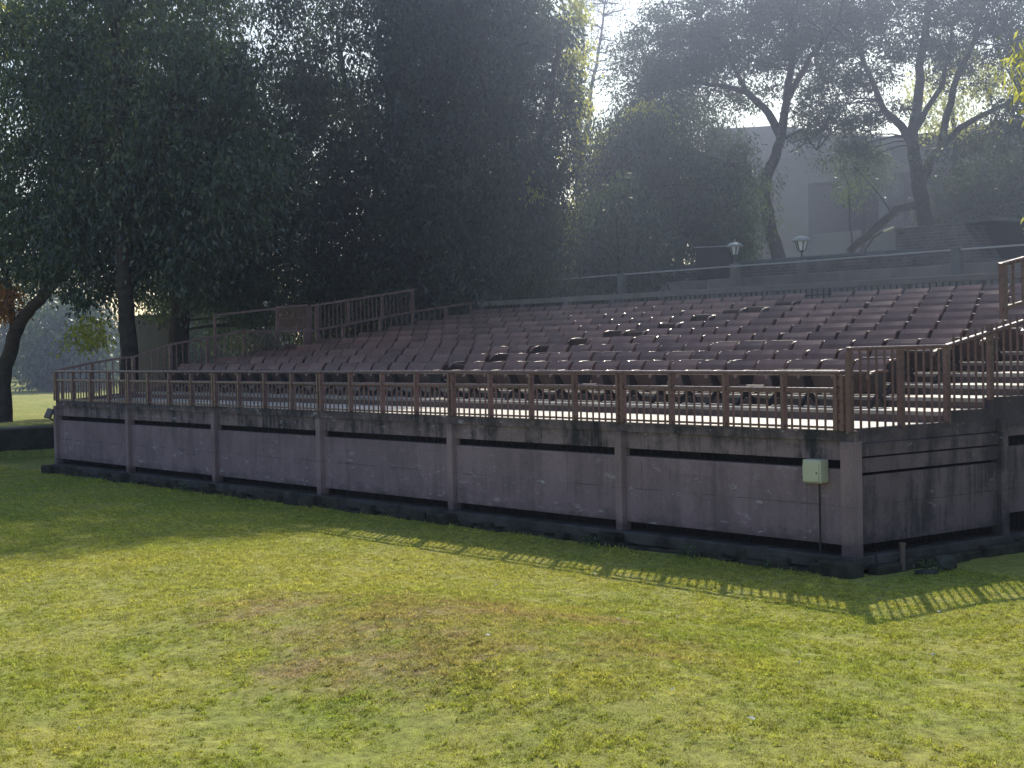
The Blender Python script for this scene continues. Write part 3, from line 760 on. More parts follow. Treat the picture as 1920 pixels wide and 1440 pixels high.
# ------------------------------------------------------------------ things behind the stand
def ground(x, y): return hgt(x, y)
hr = thing('pipe_handrail', 'thin pale pipe handrail strung between posts behind the stand', 'handrail', (-13, 13, 4))
mb = MB(); pts = [(-24.5, 13.02, 4.80), (-18.82, 13.02, 4.83), (-14.56, 13.02, 4.84), (-12.34, 13.02, 4.84), (-7.98, 13.02, 4.86), (-2, 13.02, 4.87)]
mb.tube(pts, .022, 6); part(mb, 'rail_pipe', GREYB, hr)
for x, w, zt in ((-18.83, .09, 4.86), (-7.98, .11, 4.92), (-3.4, .11, 4.92), (-22.9, .09, 4.86)):
    mb = MB(); mb.box(x-w, x+w, 12.92, 13.12, 3.6, zt); part(mb, 'post', CONCD, hr, bevel=.02)
def lantern(x, y, z0, zp, label, s=1.0):
    t = thing('lamp_post', label, 'lamp post', (x, y, z0), 'lantern lamps behind the stand')
    mb = MB(); mb.box(x-.10, x+.10, y-.10, y+.10, z0, zp); part(mb, 'pillar', CONC, t, bevel=.015)
    mb = MB(); mb.lathe([(.06, 0), (.07, .03), (.028, .06), (.022, .16), (.05, .18), (.05, .20)], (x, y, zp+.001), 8); part(mb, 'stem', LANT, t)
    zb = zp + .202
    gl = MB(); gl.lathe([(.085*s, 0), (.15*s, .22*s), (.15*s, .222*s)], (x, y, zb+.02), 6); gp = part(gl, 'glass', LGLASS, t)
    fr_ = MB(); fr_.lathe([(.06, 0), (.095*s, 0), (.095*s, .018)], (x, y, zb), 6)
    for k in range(6):
        a = 2*math.pi*(k+.5)/6; c, n_ = math.cos(a), math.sin(a)
        fr_.bar((x + .09*s*c, y + .09*s*n_, zb+.01), (x + .155*s*c, y + .155*s*n_, zb+.02+.22*s), .022, .022)
    part(fr_, 'frame', LANT, t)
    rf = MB(); rf.lathe([(.15*s, 0), (.25*s, 0), (.25*s, .03*s), (.19*s, .085*s), (.09*s, .125*s), (.02, .14*s), (.02, .16*s), (.03, .19*s), (.005, .22*s)], (x, y, zb+.02+.222*s), 8); part(rf, 'lamp_roof', LROOF, t)
lantern(-14.83, 13.25, 3.6, 4.92, 'hexagonal white lantern on a pillar beside the black panel', .88)
lantern(-12.62, 13.25, 3.6, 4.90, 'hexagonal white lantern on a pillar in front of the curved tree trunk', .98)
# black panel
t = thing('black_panel', 'black sheet metal panel on legs behind the upper rows', 'panel', (-17.3, 15, 3.9))
mb = MB(); mb.prism([(-17.9, 4.55), (-17.72, 4.36), (-16.8, 4.36), (-16.66, 4.5), (-16.66, 5.49), (-17.93, 5.53)], 'y', 14.95, 15.05); part(mb, 'sheet', BLACK, t)
mb = MB(); mb.bar((-17.95, 14.95, 5.545), (-16.64, 14.95, 5.505), .14, .025); part(mb, 'cap', GREYB, t)
for x in (-17.5, -17.0):
    mb = MB(); mb.box(x-.04, x+.04, 14.97, 15.03, 3.9, 4.36); part(mb, 'leg', IRON, t)
# concrete pillar, parapet, ledge
mb = MB(); mb.box(-21.62, -21.14, 14.9, 15.2, 3.8, 5.46); mb.build('concrete_pillar', CONC, bevel=.02, label='square pale concrete pillar standing in front of the dark bushes', category='pillar')
t = thing('parapet_wall', 'low grey brick parapet wall behind the lanterns', 'wall', (-14, 16, 4))
mb = MB(); mb.box(-24, -11.7, 16, 16.25, 3.6, 5.06); part(mb, 'wall_body', BRICK, t)
mb = MB(); mb.box(-24.05, -11.65, 15.95, 16.3, 5.06, 5.15); part(mb, 'coping', CONCD, t, bevel=.01)
t = thing('concrete_ledge', 'long concrete ledge in two low steps at the foot of the brick parapet', 'ledge', (-14, 14.2, 4))
mb = MB(); mb.box(-23, -17.0, 14.0, 14.5, 3.7, 4.6); part(mb, 'lower_step', CONC, t, bevel=.015)
mb = MB(); mb.box(-16.6, -6, 14.0, 14.5, 3.7, 4.60); part(mb, 'upper_step', CONC, t, bevel=.015)
t = thing('brick_block', 'broad grey brick block with a sloping right side below the big branching tree', 'wall', (-11.5, 17, 4.3))
mb = MB(); mb.prism([(-12.8, 3.9), (-12.8, 5.70), (-10.7, 5.745), (-10.15, 4.85), (-9.75, 4.80), (-9.3, 3.9)], 'y', 17.0, 18.6); part(mb, 'brick_body', BRICK, t)
mb = MB(); mb.prism([(-12.82, 5.702), (-12.82, 5.75), (-9.9, 5.80), (-9.9, 5.75)], 'y', 16.95, 18.65); part(mb, 'coping', CONCD, t)
t = thing('stair_shade_wall', 'dark sloping wall right of the brick block, its shadow painted near-black', 'wall', (-8, 18, 4.3))
mb = MB(); mb.prism([(-10.7, 3.9), (-10.7, 5.7), (-9.95, 5.72), (-4, 5.9), (-2, 5.9), (-2, 3.9)], 'y', 17.7, 17.95); part(mb, 'wall_body', BLACK, t)  # black colour stands in for the dark void beside the block
mb = MB(); mb.prism([(-9.0, 4.95), (-9.0, 5.0), (-3, 5.3), (-3, 5.25)], 'y', 17.6, 17.69); part(mb, 'coping', CONCD, t)
# curved white pipe bit and short post near leaning limb
t = thing('street_light', 'slim street light with an arched arm and pale head beside the leaning trunk', 'street light', (-18.3, 22, 5))
mb = MB(); mb.tube([(-17.95, 22, 4.8), (-17.9, 22, 5.62), (-17.6, 22, 5.95), (-17.2, 22, 6.13)], .025, 6); part(mb, 'arm', IRON, t)
mb = MB(); mb.bar((-17.22, 22, 6.12), (-16.85, 22, 6.22), .10, .05); part(mb, 'head', LGLASS, t, bevel=.015)
t = thing('street_light', 'small pale lantern above the dry plant on the left side', 'lamp', (-26.3, 6.3, 2.6))
mb = MB(); mb.tube([(-26.3, 6.3, 0), (-26.3, 6.3, 4.22)], .03, 6); part(mb, 'pole', IRON, t)
mb = MB(); mb.lathe([(.03, 0), (.06, .09), (.09, .10), (.03, .15)], (-26.3, 6.3, 4.221), 8); part(mb, 'head', GREYB, t)
mb = MB(); mb.tube([(-26.40, 2.0, 0), (-26.30, 2.0, 2.4), (-26.44, 2.0, 3.28)], .028, 6); mb.build('white_pole', PALEW, label='thin pale pole leaning beside the thick dark trunk at the left', category='pole')
t = thing('boundary_wall', 'pale plastered wall behind the left railing between two dark trunks', 'wall', (-41, 10.2, 1))
mb = MB(); mb.box(-43.2, -39.6, 10.0, 10.3, .7, 4.3); part(mb, 'wall_body', PALEW, t)
mb = MB(); mb.box(-43.25, -39.55, 9.95, 10.35, 4.3, 4.38); part(mb, 'coping', PALEW, t)
t = thing('retaining_wall', 'low dark retaining wall at the left edge of the lawn', 'wall', (-32.5, 0, 0))
mb = MB(); mb.box(-32.75, -32.4, -40, 13, -.05, .84); part(mb, 'wall_body', MOSS, t)
mb = MB(); mb.box(-32.8, -32.36, -40, 13, .841, .90); part(mb, 'coping', CONC, t)

# building
t = thing('concrete_building', 'large grey concrete building with a deep dark recess behind the trees', 'building', (-26, 34, 5))
mb = MB(); mb.box(-34.9, -30.75, 34.0, 46, 4, 10.5); part(mb, 'end_block', BLDG, t)
mb = MB(); mb.prism([(-40.5, 9), (-40.5, 12.9), (-36, 12.55), (-32.4, 11.7), (-29, 11.2), (-29, 9)], 'y', 38, 48); part(mb, 'rear_block', BLDG, t)
mb = MB(); mb.box(-30.75, -8, 34.15, 46, 4.5, 7.22); part(mb, 'base_wall', BLDG, t)
mb = MB(); mb.box(-30.75, -8, 36.5, 46, 7.2, 9.3); part(mb, 'recess_wall', BLACK, t)  # near-black wall paints in the shade of the recess
mb = MB(); mb.box(-30.75, -8, 34.02, 46, 9.28, 10.28); part(mb, 'upper_wall', BLDG, t)
mb = MB(); mb.box(-30.9, -7.8, 33.7, 46.2, 10.28, 10.62); part(mb, 'roof_slab', CONCD, t)
for x in (-26.6, -20.9, -15.2, -9.5):
    mb = MB(); mb.box(x-.22, x+.22, 33.6, 34.6, 7.23, 10.27); part(mb, 'fin', CONCD, t)
mb = MB(); mb.box(-34.91, -30.74, 33.985, 33.999, 8.3, 8.33); mb.box(-34.91, -30.74, 33.985, 33.999, 6.3, 6.33); part(mb, 'joint_strip', CONCD, t)

# ------------------------------------------------------------------ trees
def norm(a): return a / (np.linalg.norm(a, axis=1, keepdims=True) + 1e-9)
def blobs_sample(n, ells, shell, rng):
    vols = np.array([e[1][0]*e[1][1]*e[1][2] for e in ells]) ** .8; idx = rng.choice(len(ells), n, p=vols/vols.sum())
    c = np.array([e[0] for e in ells])[idx]; r = np.array([e[1] for e in ells])[idx]
    d = norm(rng.normal(size=(n, 3))); rad = rng.random(n) ** (1/shell)
    return c + d*r*rad[:, None], d
def crown(name, mat, ells, nclump, per, L, Wd, root, seed, shell=3.4, spread=.5, droop=.75, lump=.9, holes=.0, tint0=.35, hsp=1.0):
    rng = np.random.default_rng(seed)
    C, d = blobs_sample(nclump*2, ells, shell, rng)
    ph = rng.uniform(0, 6.28, 6)
    f = np.sin(C[:,0]*1.1*hsp+ph[0]+1.3*np.sin(C[:,2]*.9*hsp+ph[1]))*np.sin(C[:,2]*1.2*hsp+ph[2]+np.sin(C[:,1]*1.1+ph[3]))*1.0 + .35*np.sin(C[:,0]*3.1+ph[4])*np.sin(C[:,2]*2.7+ph[5])
    keep = f > -lump + holes
    C = C[keep][:nclump]; f = f[keep][:nclump]; nclump = len(C)
    cnt = np.clip(rng.normal(per, per*.35, nclump), per*.3, None).astype(int)
    idx = np.repeat(np.arange(nclump), cnt); n = len(idx)
    sp = rng.uniform(.6, 1.4, nclump)*spread
    off = rng.normal(size=(n, 3))*np.array([.55, .55, .42]); off *= sp[idx][:, None]
    # hanging sprays: the outer a leaf sits the lower it hangs
    off[:, 2] -= droop*.45*np.hypot(off[:,0], off[:,1])
    P = C[idx] + off
    out = off.copy(); out[:, 2] = 0
    D = norm(norm(out)*(1-droop) + np.array([0, 0, -1])*droop*1.1 + rng.normal(size=(n, 3))*.45)
    ct = rng.normal(0, .27, nclump)
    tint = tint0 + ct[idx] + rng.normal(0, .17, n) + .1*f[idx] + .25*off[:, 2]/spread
    ll = L*rng.uniform(.65, 1.3, n); ww = Wd*rng.uniform(.7, 1.25, n)
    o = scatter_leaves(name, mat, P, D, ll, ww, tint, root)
    return o, C
def limbs(mb, paths):
    for pts, r0, r1 in paths:
        # resample with a little wobble
        P = [Vector(p) for p in pts]; Q = []
        q = random.Random(len(P) + int(abs(P[0].x)*10))
        for a, b in zip(P, P[1:]):
            for k in range(4):
                p = a.lerp(b, k/4)
                if k: p = p + Vector((q.uniform(-1,1), q.uniform(-1,1), q.uniform(-.5,.5)))*.03*(b-a).length
                Q.append(p)
        Q.append(P[-1]); n = len(Q)
        mb.tube(Q, [r0 + (r1 - r0)*i/(n-1) for i in range(n)], 9)
def twigs(root, C, paths, n, r=.022, seed=1, name='branches'):
    q = random.Random(seed); mb = MB(); nodes = []
    for pts, r0, r1 in paths:
        P = [Vector(p) for p in pts]
        for a, b in zip(P, P[1:]):
            for k in range(5): nodes.append(a.lerp(b, k/5))
        nodes.append(P[-1])
    nodes = nodes[len(nodes)//5:]
    for pts, r0, r1 in paths: mb.tube(pts, .012, 4)
    for i in q.sample(range(len(C)), min(n, len(C))):
        c = Vector(C[i]); b = min(nodes, key=lambda p: (p - c).length + max(0, p.z - c.z)*.5)
        m = b.lerp(c, .5) + Vector((q.uniform(-.3,.3), q.uniform(-.3,.3), q.uniform(.0,.45)))*min(1, (c-b).length*.3)
        mb.tube([b, b.lerp(m, .5)+Vector((0,0,.05)), m, m.lerp(c, .5), c], [r*1.6, r*1.3, r, r*.7, r*.3], 5, cap=False)
    part(mb, name, BARK, root)
def tree(label, base, paths, ells, mat, nclump, per, L, Wd, seed, ntw=60, cat='tree', name='tree', extra=(), tr=.022, **kw):
    t = thing(name, label, cat, base)
    p0 = paths[0][0][0]; zg = hgt(p0[0], p0[1]) - .25
    if p0[2] > zg + .1: paths = [([(p0[0] + .05, p0[1], zg)] + list(paths[0][0]), paths[0][1]*1.12, paths[0][2])] + list(paths[1:])
    mb = MB(); limbs(mb, paths); part(mb, 'trunk', BARK, t, smooth=True)
    o, C = crown('crown', mat, ells, nclump, per, L, Wd, t, seed, **kw)
    if ntw: twigs(t, C, paths, ntw, r=tr, seed=seed)
    for (nm2, mat2, e2, nc2, p2, kw2) in extra:
        crown(nm2, mat2, e2, nc2, p2, L, Wd, t, seed+50, **kw2)
    return t

G = 'trees around the stand'
# left edge tree with curved trunk
tree('curved dark tree at the left edge with some orange leaves', (-36.4, 2.5, .9),
     [([(-36.4,2.5,.8),(-36.3,2.5,2.4),(-35.4,2.5,3.6),(-34.5,2.5,4.2),(-33.3,2.6,4.7),(-32.4,2.8,5.9),(-32.6,3,8)], .26, .12), ([(-35.4,2.5,3.6),(-36.0,2.6,5.2),(-37,2.8,7.5)], .13, .07), ([(-33.4,2.6,4.6),(-31.9,2.7,5.2),(-31.3,2.8,6.9)], .09, .05)],
     [((-36.8,3,10.2),(4.4,3.2,5.4)), ((-33.2,3,7.6),(2.6,2,2.6)), ((-38.5,3.0,6.4),(2.4,2,1.6))], LEAF_D, 900, 48, .175, .068, 21, holes=.1,
     extra=[('dry_leaves', LEAF_O, [((-35.9,2.2,4.75),(.9,.7,.55))], 26, 40, dict(droop=.7, spread=.35)), ('light_leaves', LEAF_L, [((-30.0,2.6,3.7),(1.1,.6,.55)), ((-35.5,2.4,13.4),(1.4,1,1))], 60, 40, dict(spread=.35))])
# thick straight trunk by the left railing
tree('dense tree with a thick straight trunk beside the left railing', (-27.4, 2.6, 0),
     [([(-27.15,2.6,-.1),(-27.2,2.6,3.0),(-27.4,2.6,4.7),(-27.5,2.6,6.2),(-27.6,2.7,9),(-28,2.8,12)], .27, .12), ([(-27.5,2.6,6),(-29.5,2.9,8.5),(-31,3,11)], .13, .05), ([(-27.5,2.6,6.5),(-25.8,3,8.5),(-24.8,3.2,10.5)], .12, .05)],
     [((-28.6,3.6,10.6),(4.0,2.8,5.4)), ((-25.6,4.2,8.4),(2.8,2,3.2)), ((-30.4,3,6.6),(2.4,1.6,2.0)), ((-26.4,3.6,6.2),(1.8,1.2,1.5)), ((-31.5,3,12),(2.5,2,3)), ((-29.4,3.2,5.4),(1.9,1.2,1.2)), ((-32.6,3,6.4),(1.8,1.2,1.6))], LEAF_D, 1550, 52, .175, .068, 31, holes=.05)
# second trunk further back
tree('dark tree with a broad trunk in the shade behind the left railing', (-37.2, 9, .9),
     [([(-37.2,9,.6),(-37.2,9,3.4),(-37.0,9,5),(-36.8,9,8),(-36.8,9,12)], .42, .2), ([(-36.9,9,6),(-34.5,9.2,8.5),(-33,9.5,11)], .18, .07)],
     [((-36,9.5,11),(5,3.4,6.5)), ((-33,10,7),(3.6,2.4,3)), ((-39.5,9.5,7.5),(3,2.4,3.2)), ((-39.0,12.4,5.2),(4.0,1.2,2.2)), ((-35.6,12.8,4.8),(3.0,1.1,1.9)), ((-33.5,8.5,5.6),(2.2,1.4,1.2))], LEAF_D, 2000, 52, .175, .068, 41)
# big dense crowns behind the stand
tree('huge dark evergreen tree rising behind the gate', (-31, 14.2, 2.8),
     [([(-31,14.2,2),(-31,14.2,7),(-31.2,14.2,13),(-31,14.3,19)], .45, .15), ([(-31,14.2,7),(-28.5,14,10),(-27.5,14,13)], .2, .07), ([(-31,14.2,8),(-33.5,14,11),(-34.5,14,14)], .2, .07)],
     [((-31.4,14.2,15),(4.8,3.4,9.6)), ((-28,14.4,15),(3.4,2.6,6)), ((-30.5,13.4,7),(4.8,2.2,3.6)), ((-31,13,4.9),(4.6,1.4,1.8)), ((-35.2,13,9),(3.2,2.4,5))], LEAF_D, 3000, 54, .175, .068, 51)
tree('dense drooping tree at the right end of the dark mass, with sunlit edge leaves', (-25.6, 14.6, 3.6),
     [([(-25.6,14.6,3.2),(-25.6,14.6,7),(-25.8,14.5,12),(-25.7,14.5,16)], .38, .12), ([(-25.6,14.6,7),(-23.4,14.2,9.5),(-22.4,14,12)], .16, .06), ([(-25.6,14.6,6),(-27.5,14.3,9),(-28.5,14.2,12)], .16, .06)],
     [((-26.9,14.2,9.9),(3.8,3.0,6.3)), ((-25.4,13.6,7.0),(2.6,1.6,3.4)), ((-27,13.2,5.0),(3.4,1.2,1.9)), ((-23.8,13.0,4.9),(2.2,.9,1.3)), ((-24.0,14,10.6),(1.1,1.6,4.2))], LEAF_D, 1900, 54, .175, .068, 61,
     extra=[('light_leaves', LEAF_L, [((-25.2,16.9,9.2),(.6,.5,2.4)), ((-25.4,16.9,12.6),(.8,.5,2.0)), ((-24.3,17.2,8.3),(1.1,.5,.6)), ((-25.0,16.7,6.4),(.5,.4,.8)), ((-21.9,12.6,7.4),(.3,.3,.8))], 120, 44, dict(spread=.36, droop=.85))])  # light leaves: sun on the crown edge put into their colour
# shrubs between
def shrub(label, c, r, mat, nc, per, seed, L=.17, Wd=.055, **kw):
    z = ground(c[0], c[1])
    t = thing('shrub', label, 'shrub', (c[0], c[1], z))
    mb = MB(); q = random.Random(seed)
    for k in range(5):
        a = q.uniform(0, 6.28); mb.tube([(c[0], c[1], z-.1), (c[0]+r[0]*.3*math.cos(a), c[1]+r[1]*.3*math.sin(a), (z+c[2])/2), (c[0]+r[0]*.6*math.cos(a), c[1]+r[1]*.6*math.sin(a), c[2]+r[2]*.4)], [.05, .035, .015], 6)
    part(mb, 'stem', BARK, t)
    crown('foliage', mat, [(c, r), ((c[0]+r[0]*.4, c[1], c[2]-r[2]*.35), tuple(x*.7 for x in r)), ((c[0]-r[0]*.45, c[1], c[2]-r[2]*.3), tuple(x*.65 for x in r))], nc, per, L, Wd, t, seed, **kw)
    return t
shrub('dark drooping shrub at the right foot of the dense tree', (-19.9, 14.0, 5.7), (1.5, 1.0, 2.0), LEAF_D, 260, 46, 71)
shrub('low leafy shrub behind the back parapet, left of the pale pillar', (-21.6, 12.7, 4.55), (1.3, .5, .55), LEAF_M, 90, 40, 72)
shrub('low dark bush behind the upper left corner of the seating', (-24.5, 12.8, 4.4), (1.5, .6, .6), LEAF_D, 100, 40, 73)
tree('bushy dark green tree filling the middle behind the pale pillar', (-22.3, 17.6, 4.6),
     [([(-22.3,17.6,4.2),(-22.3,17.6,6),(-22.6,17.6,8)], .16, .06), ([(-22.3,17.6,5),(-20.6,17.5,7)], .08, .03)],
     [((-22.8,17.6,7.2),(2.6,1.4,2.5)), ((-23.6,17.8,9.0),(2.0,1.1,1.4)), ((-20.4,17.4,5.9),(1.9,1.0,1.3)), ((-24.6,17.2,6.2),(2.0,1.2,1.6))], LEAF_M, 820, 46, .17, .06, 81, holes=.38, hsp=1.5, spread=.42, tint0=.3,
     extra=[('light_leaves', LEAF_L, [((-25.2,18.7,9.3),(1.0,.5,1.0)), ((-24.0,18.9,10.0),(.9,.5,.6)), ((-25.9,18.4,7.8),(.6,.4,1.2)), ((-24.4,18.2,8.4),(1.0,.4,.6))], 190, 44, dict(spread=.38, droop=.8))])  # light leaves here carry painted sunlight beside the sky gap
tree('smaller bushy tree left of the building, behind the black panel', (-20.1, 18.6, 4.7),
     [([(-20.1,18.6,4.3),(-20.1,18.6,6),(-20.3,18.6,8.2)], .10, .04)],
     [((-20.3,18.6,7.4),(1.2,1.1,1.7)), ((-20.0,18.2,5.7),(.9,.8,.8))], LEAF_M, 250, 42, .15, .05, 82, holes=.2, tint0=.3)
tree('grey green tree rising above the bushes in the middle distance', (-28, 24, 6),
     [([(-28,24,5.5),(-28,24,8),(-28.4,24,11)], .2, .08), ([(-28,24,8),(-26,24,10)], .1, .04)],
     [((-28.4,24,9.6),(3.2,1.8,2.6)), ((-26.2,24,8.4),(1.8,1.2,1.1))], LEAF_F, 520, 44, .17, .055, 83, holes=.25, tint0=.4)
# tall feathery tree
fp = [([(-40.4,30,5),(-40.5,30,10),(-40.55,30,12.6),(-40.7,30,14.6),(-41.1,30,16.8),(-41.4,30,19)], .18, .04), ([(-40.5,30,10),(-39.6,30,13.5),(-39.0,30,15.5),(-38.3,30,18)], .12, .03), ([(-40.5,30,11),(-39.9,30,15.6),(-40.2,30,19)], .10, .03), ([(-40.5,30,12),(-42,30,15),(-42.6,30,18)], .08, .03)]
tree('tall slender tree with sparse feathery leaves against the bright sky', (-40.4, 30, 5.5), fp,
     [((-40.4,30,16.4),(2.6,1.6,4.2)), ((-39,30,18),(2.2,1.4,3))], LEAF_F, 240, 26, .14, .04, 91, ntw=150, tr=.02, shell=2.4, spread=.45, droop=.4, holes=.3, tint0=.5)
# tree A
pa = [([(-20.45,21,4.7),(-20.47,21,5.5),(-20.78,21,6.4),(-21.03,21,7.4),(-20.92,21,8.05),(-20.51,21,8.67),(-20.23,21,9.45),(-20.04,21,10.24),(-19.8,21,11.34),(-19.71,21,12.3),(-19.9,21,14)], .23, .07),
      ([(-21.03,21,7.4),(-21.54,21,7.9),(-21.76,21,8.33),(-22.33,20.9,8.56),(-23.16,20.8,8.3),(-24.39,20.6,8.04)], .13, .035),
      ([(-20.3,21,9.2),(-20.81,21,10.0),(-21.7,21,10.75),(-22.62,21,11.05),(-24.05,21,11.38),(-25.6,21,11.3)], .14, .04),
      ([(-20.0,21,10.3),(-18.9,20.8,11.4),(-17.6,20.6,12.2)], .11, .04), ([(-21.7,21,10.75),(-22.4,20.8,12.2),(-23.5,20.8,13.4)], .08, .03), ([(-19.8,21,11.4),(-21,21.2,12.8),(-21.5,21.2,14)], .08, .03), ([(-20.3,21,9.1),(-19.4,20.9,9.3),(-18.7,20.8,8.6)], .06, .02)]
tree('curved dark trunk tree with a lacy crown behind the right lantern', (-20.45, 21, 5.0), pa,
     [((-22.8,21,12.6),(3.9,2.0,2.5)), ((-19.4,21,12.8),(2.6,2,2.2)), ((-25.4,21,11.9),(2.6,1.6,2.2)), ((-18.6,20.8,9.6),(1.2,.9,1.3)), ((-24.0,20.6,8.9),(1.6,.9,.9))], LEAF_F, 1350, 46, .13, .052, 101, ntw=240, tr=.016, shell=1.9, spread=.34, droop=.45, lump=.45, holes=.12, hsp=2.0)
# tree B
pb = [([(-16.4,23,5.4),(-16.42,23,6.2),(-16.6,23,7.1),(-16.77,23,7.9),(-16.91,23,8.8),(-16.7,23,9.9),(-16.52,23,11.3),(-16.2,23,12.8),(-16.2,23,14)], .27, .07),
      ([(-16.9,23,8.7),(-17.3,23,9.3),(-17.9,23,9.8),(-18.3,23,10.65),(-18.87,23,11.87),(-19.3,23,13.4)], .15, .04),
      ([(-16.6,23,7.5),(-16.3,23,8.1),(-15.77,23,8.59),(-15.2,23,9.0),(-14.3,23,9.3),(-13.2,23,9.6)], .16, .05),
      ([(-15.9,23,8.5),(-15.4,23,10.2),(-14.6,23,11.6),(-14.2,23,13)], .12, .04), ([(-16.42,22.9,6.9),(-17.2,22.6,6.8),(-17.96,22.4,6.2),(-18.7,22.2,5.6)], .14, .11), ([(-16.9,23,9.0),(-15.9,23.2,10.4),(-15.6,23.2,12)], .10, .04)]
tree('big dark tree with many spreading limbs above the brick block', (-16.4, 23, 5.8), pb,
     [((-18,23,12.8),(3.3,2,2.2)), ((-14.6,23,12.2),(3.0,2,2.4)), ((-12.2,23,10.6),(2.2,1.6,1.6)), ((-19.6,22.8,10.6),(1.8,1.2,1.6)), ((-17.6,22.6,9.6),(1.4,.8,.5)), ((-18.6,22.4,8.7),(1.5,.7,.8)), ((-14.2,22.4,8.3),(2.2,.8,.9)), ((-12.4,22.4,9.2),(1.6,.8,.8))], LEAF_F, 1250, 44, .125, .05, 111, ntw=240, tr=.016, shell=1.9, spread=.34, droop=.45, lump=.45, holes=.15, hsp=2.0)
tree('dark low tree in front of the recess of the building', (-13.6, 25, 6.1),
     [([(-13.6,25,5.6),(-13.6,25,7),(-13.8,25,8.6)], .12, .05)], [((-13.8,25,7.6),(2.5,1.1,1.3)), ((-16.6,25,7.0),(1.6,.9,.9))], LEAF_F, 300, 40, .15, .05, 112, holes=.2, tint0=.25, ntw=40)
for k, (x, zc, r_, lab) in enumerate(((-19.8, 11.2, 1.9, 'light green tree lit by the sun between the limbs of the big dark tree'), (-23.8, 9.2, .9, 'light green tree showing right of the curved trunk'), (-15.6, 11.6, 1.8, 'light green tree above the roof slab at the far right'))):
    tree(lab, (x, 29, 4.2), [([(x,29,5),(x,29,zc-1.5),(x-.2,29,zc)], .13, .05)], [((x,29,zc),(r_*1.1,1.1,r_*.8)), ((x+.7*r_,29,zc-.5),(r_*.7,.8,r_*.5))], LEAF_L if k != 1 else LEAF_M, 130 if k != 1 else 60, 36, .15, .05, 113+k*5, holes=.2, ntw=0)
tree('pale green sapling with thin hanging sprays right of the curved trunk', (-18.9, 22.6, 5.6),
     [([(-18.9,22.6,5.2),(-19.0,22.6,7),(-19.2,22.6,8.4)], .04, .015)], [((-19.0,22.6,7.7),(.6,.4,.8))], LEAF_M, 26, 26, .12, .04, 114, holes=.1, ntw=0, spread=.35, tint0=.7)
for k, (x, y, r_, hh, lab) in enumerate(((-46, 15, 3.0, 2.2, 'dark undergrowth bush behind the pale plastered wall'), (-40, 18, 3.2, 2.6, 'dark undergrowth bush between the broad trunk and the gate'), (-35, 17.5, 3.0, 2.4, 'dark undergrowth bush behind the open metal frame'), (-30, 17.5, 2.8, 2.2, 'dark undergrowth bush behind the barred fence'))):
    shrub(lab, (x, y, hgt(x, y) + hh*1.0), (r_*1.15, 1.5, hh*1.25), LEAF_D, 430, 50, 90+k, .22, .07, tint0=.2)
# near right foliage
tree('bright green drooping branches of a tree at the right edge', (3.2, 9, 0),
     [([(3.2,9,-.1),(3.2,9,4),(2.8,8.6,7),(2,8,9)], .25, .1), ([(2.9,8.7,6),(.6,7.4,8),(-1.2,6.4,7.9)], .1, .03), ([(3.1,8.9,4),(1,7.4,5.6),(-1.0,6.3,5.4)], .07, .02)],
     [((-1.25,6.3,7.2),(.75,.6,.7)), ((-.9,6.3,6.7),(.6,.5,.6)), ((-1.0,6.1,4.95),(.30,.3,.32)), ((1.5,7.8,8.6),(2,1.4,1.2))], LEAF_L, 130, 46, .15, .036, 121, ntw=40, spread=.32, droop=.85)
# far hazy trees on the left and far back
q = random.Random(9)
FAR = [(-74,20,5.5),(-86,26,7),(-96,40,9),(-70,28,8),(-62,24,6.5),(-110,30,9),(-58,34,9),(-52,40,10),(-66,46,11),(-46,46,11)]
for i, (x, y, hh) in enumerate(FAR):
    z = hgt(x, y)
    lab = ['hazy far bush nearest the sunlit strip of grass','hazy far tree second from the sunlit grass strip','tall hazy tree at the far left','pale hazy tree between the leftmost trunks','hazy round tree behind the boundary wall','far hazy tree at the extreme left','tall far tree hidden behind the dense crowns','tall far tree behind the huge evergreen','far back tree left of the feathery tree','far back tree beneath the feathery tree'][i]
    tree(lab, (x, y, z), [([(x,y,z-.3),(x,y,z+hh*.4),(x+.2,y,z+hh*.8)], .2, .06)], [((x,y,z+hh*.5),(hh*.55,hh*.4,hh*.5)), ((x+hh*.4,y,z+hh*.3),(hh*.35,hh*.3,hh*.3)), ((x-hh*.4,y,z+hh*.3),(hh*.35,hh*.3,hh*.3))], LEAF_D, 420, 34, .34, .12, 130+i, ntw=0, spread=.9, tint0=.4)
# dry pale plant inside the left railing
t = thing('dry_plant', 'dry straw coloured plant drooping over the left railing', 'plant', (-24.45, 5.6, 2.4))
mb = MB()
for k in range(14):
    a = q.uniform(0, 6.28); x = -24.5 + q.uniform(-.2, .2); y = 5.4 + q.uniform(-.5, .5)
    mb.tube([(x, y, 2.45), (x+.1*math.cos(a), y+.1*math.sin(a), 3.0), (x+.35*math.cos(a), y+.35*math.sin(a), 3.5), (x+.5*math.cos(a), y+.5*math.sin(a), 3.2)], [.012, .01, .007, .004], 4)
part(mb, 'stem', STRAW, t)
crown('foliage', STRAW, [((-24.5,5.4,3.05),(.30,.75,.55))], 50, 30, .18, .03, t, 140, spread=.3, droop=.95)
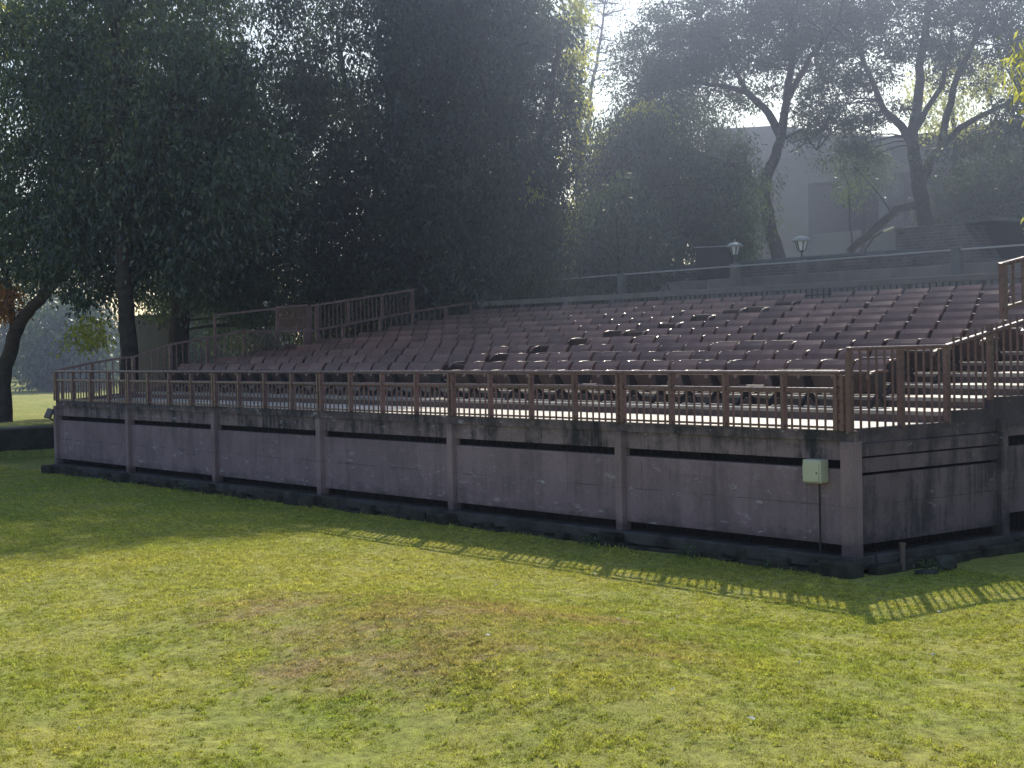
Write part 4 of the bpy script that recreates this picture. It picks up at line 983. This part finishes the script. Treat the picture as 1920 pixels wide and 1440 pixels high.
# weeds along the foot of the wall
def weed(x, y, s, i):
    t = thing('weed', WL[i], 'weed', (x, y, 0), 'weeds at the foot of the wall')
    rng = np.random.default_rng(i+300); n = int(40*s/.15)
    C = np.stack([x + rng.normal(0, s*.6, n), y + rng.normal(0, s*.4, n), rng.uniform(.0, s, n)], 1)
    D = norm(rng.normal(size=(n, 3))*.7 + np.array([0, 0, .5]))
    o = scatter_leaves('foliage', LEAF_M, C, D, .07, .035, rng.uniform(.2, 1, n), t)
WL = ['small weed clump below the electrical box', 'broad weed patch beside the rough stone block', 'leafy weed sprouting at the wall foot between the two rightmost bays', 'weed tuft against the footing of the third column from the left', 'low weed tuft under the second bay from the right']
for i, (x, y, s) in enumerate([(-1.1,-.42,.10), (.62,.75,.16), (-2.55,-.44,.17), (-17.9,-.48,.2), (-4.6,-.48,.13)]): weed(x, y, s, i)

# ------------------------------------------------------------------ morning haze
mb = MB(); mb.box(-140, 40, -24, 130, -2, 34)
m, nt, n_, l_ = newmat('haze_air')
P = position(nt); sx = N(nt, 'ShaderNodeSeparateXYZ'); l_.new(P, sx.inputs[0])
hr_ = ramp(nt, N_maprange(nt, sx.outputs['Y'], -6, 30), [(0, g(.05)), (.16, g(.09)), (.36, g(.50)), (.52, g(.92)), (.62, g(.95)), (.78, g(.7)), (.95, g(.45))])
dm = N(nt, 'ShaderNodeMath', operation='MULTIPLY'); l_.new(hr_, dm.inputs[0]); xr = ramp(nt, N_maprange(nt, sx.outputs['X'], -70, -34), [(0, g(.12)), (1, g(1))])
d1 = N(nt, 'ShaderNodeMath', operation='MULTIPLY'); l_.new(hr_, d1.inputs[0]); l_.new(xr, d1.inputs[1]); l_.new(d1.outputs[0], dm.inputs[0])
dm.inputs[1].default_value = .0096
vs = N(nt, 'ShaderNodeVolumeScatter'); vs.inputs['Color'].default_value = (.58, .69, 1, 1); vs.inputs['Anisotropy'].default_value = .72
l_.new(dm.outputs[0], vs.inputs['Density'])
oo = N(nt, 'ShaderNodeOutputMaterial'); l_.new(vs.outputs[0], oo.inputs['Volume'])
hz = mb.build('haze', m, kind='stuff', label='thin bluish morning haze filling the air', category='haze')
S.cycles.volume_step_rate = 1.0; S.cycles.volume_max_steps = 64
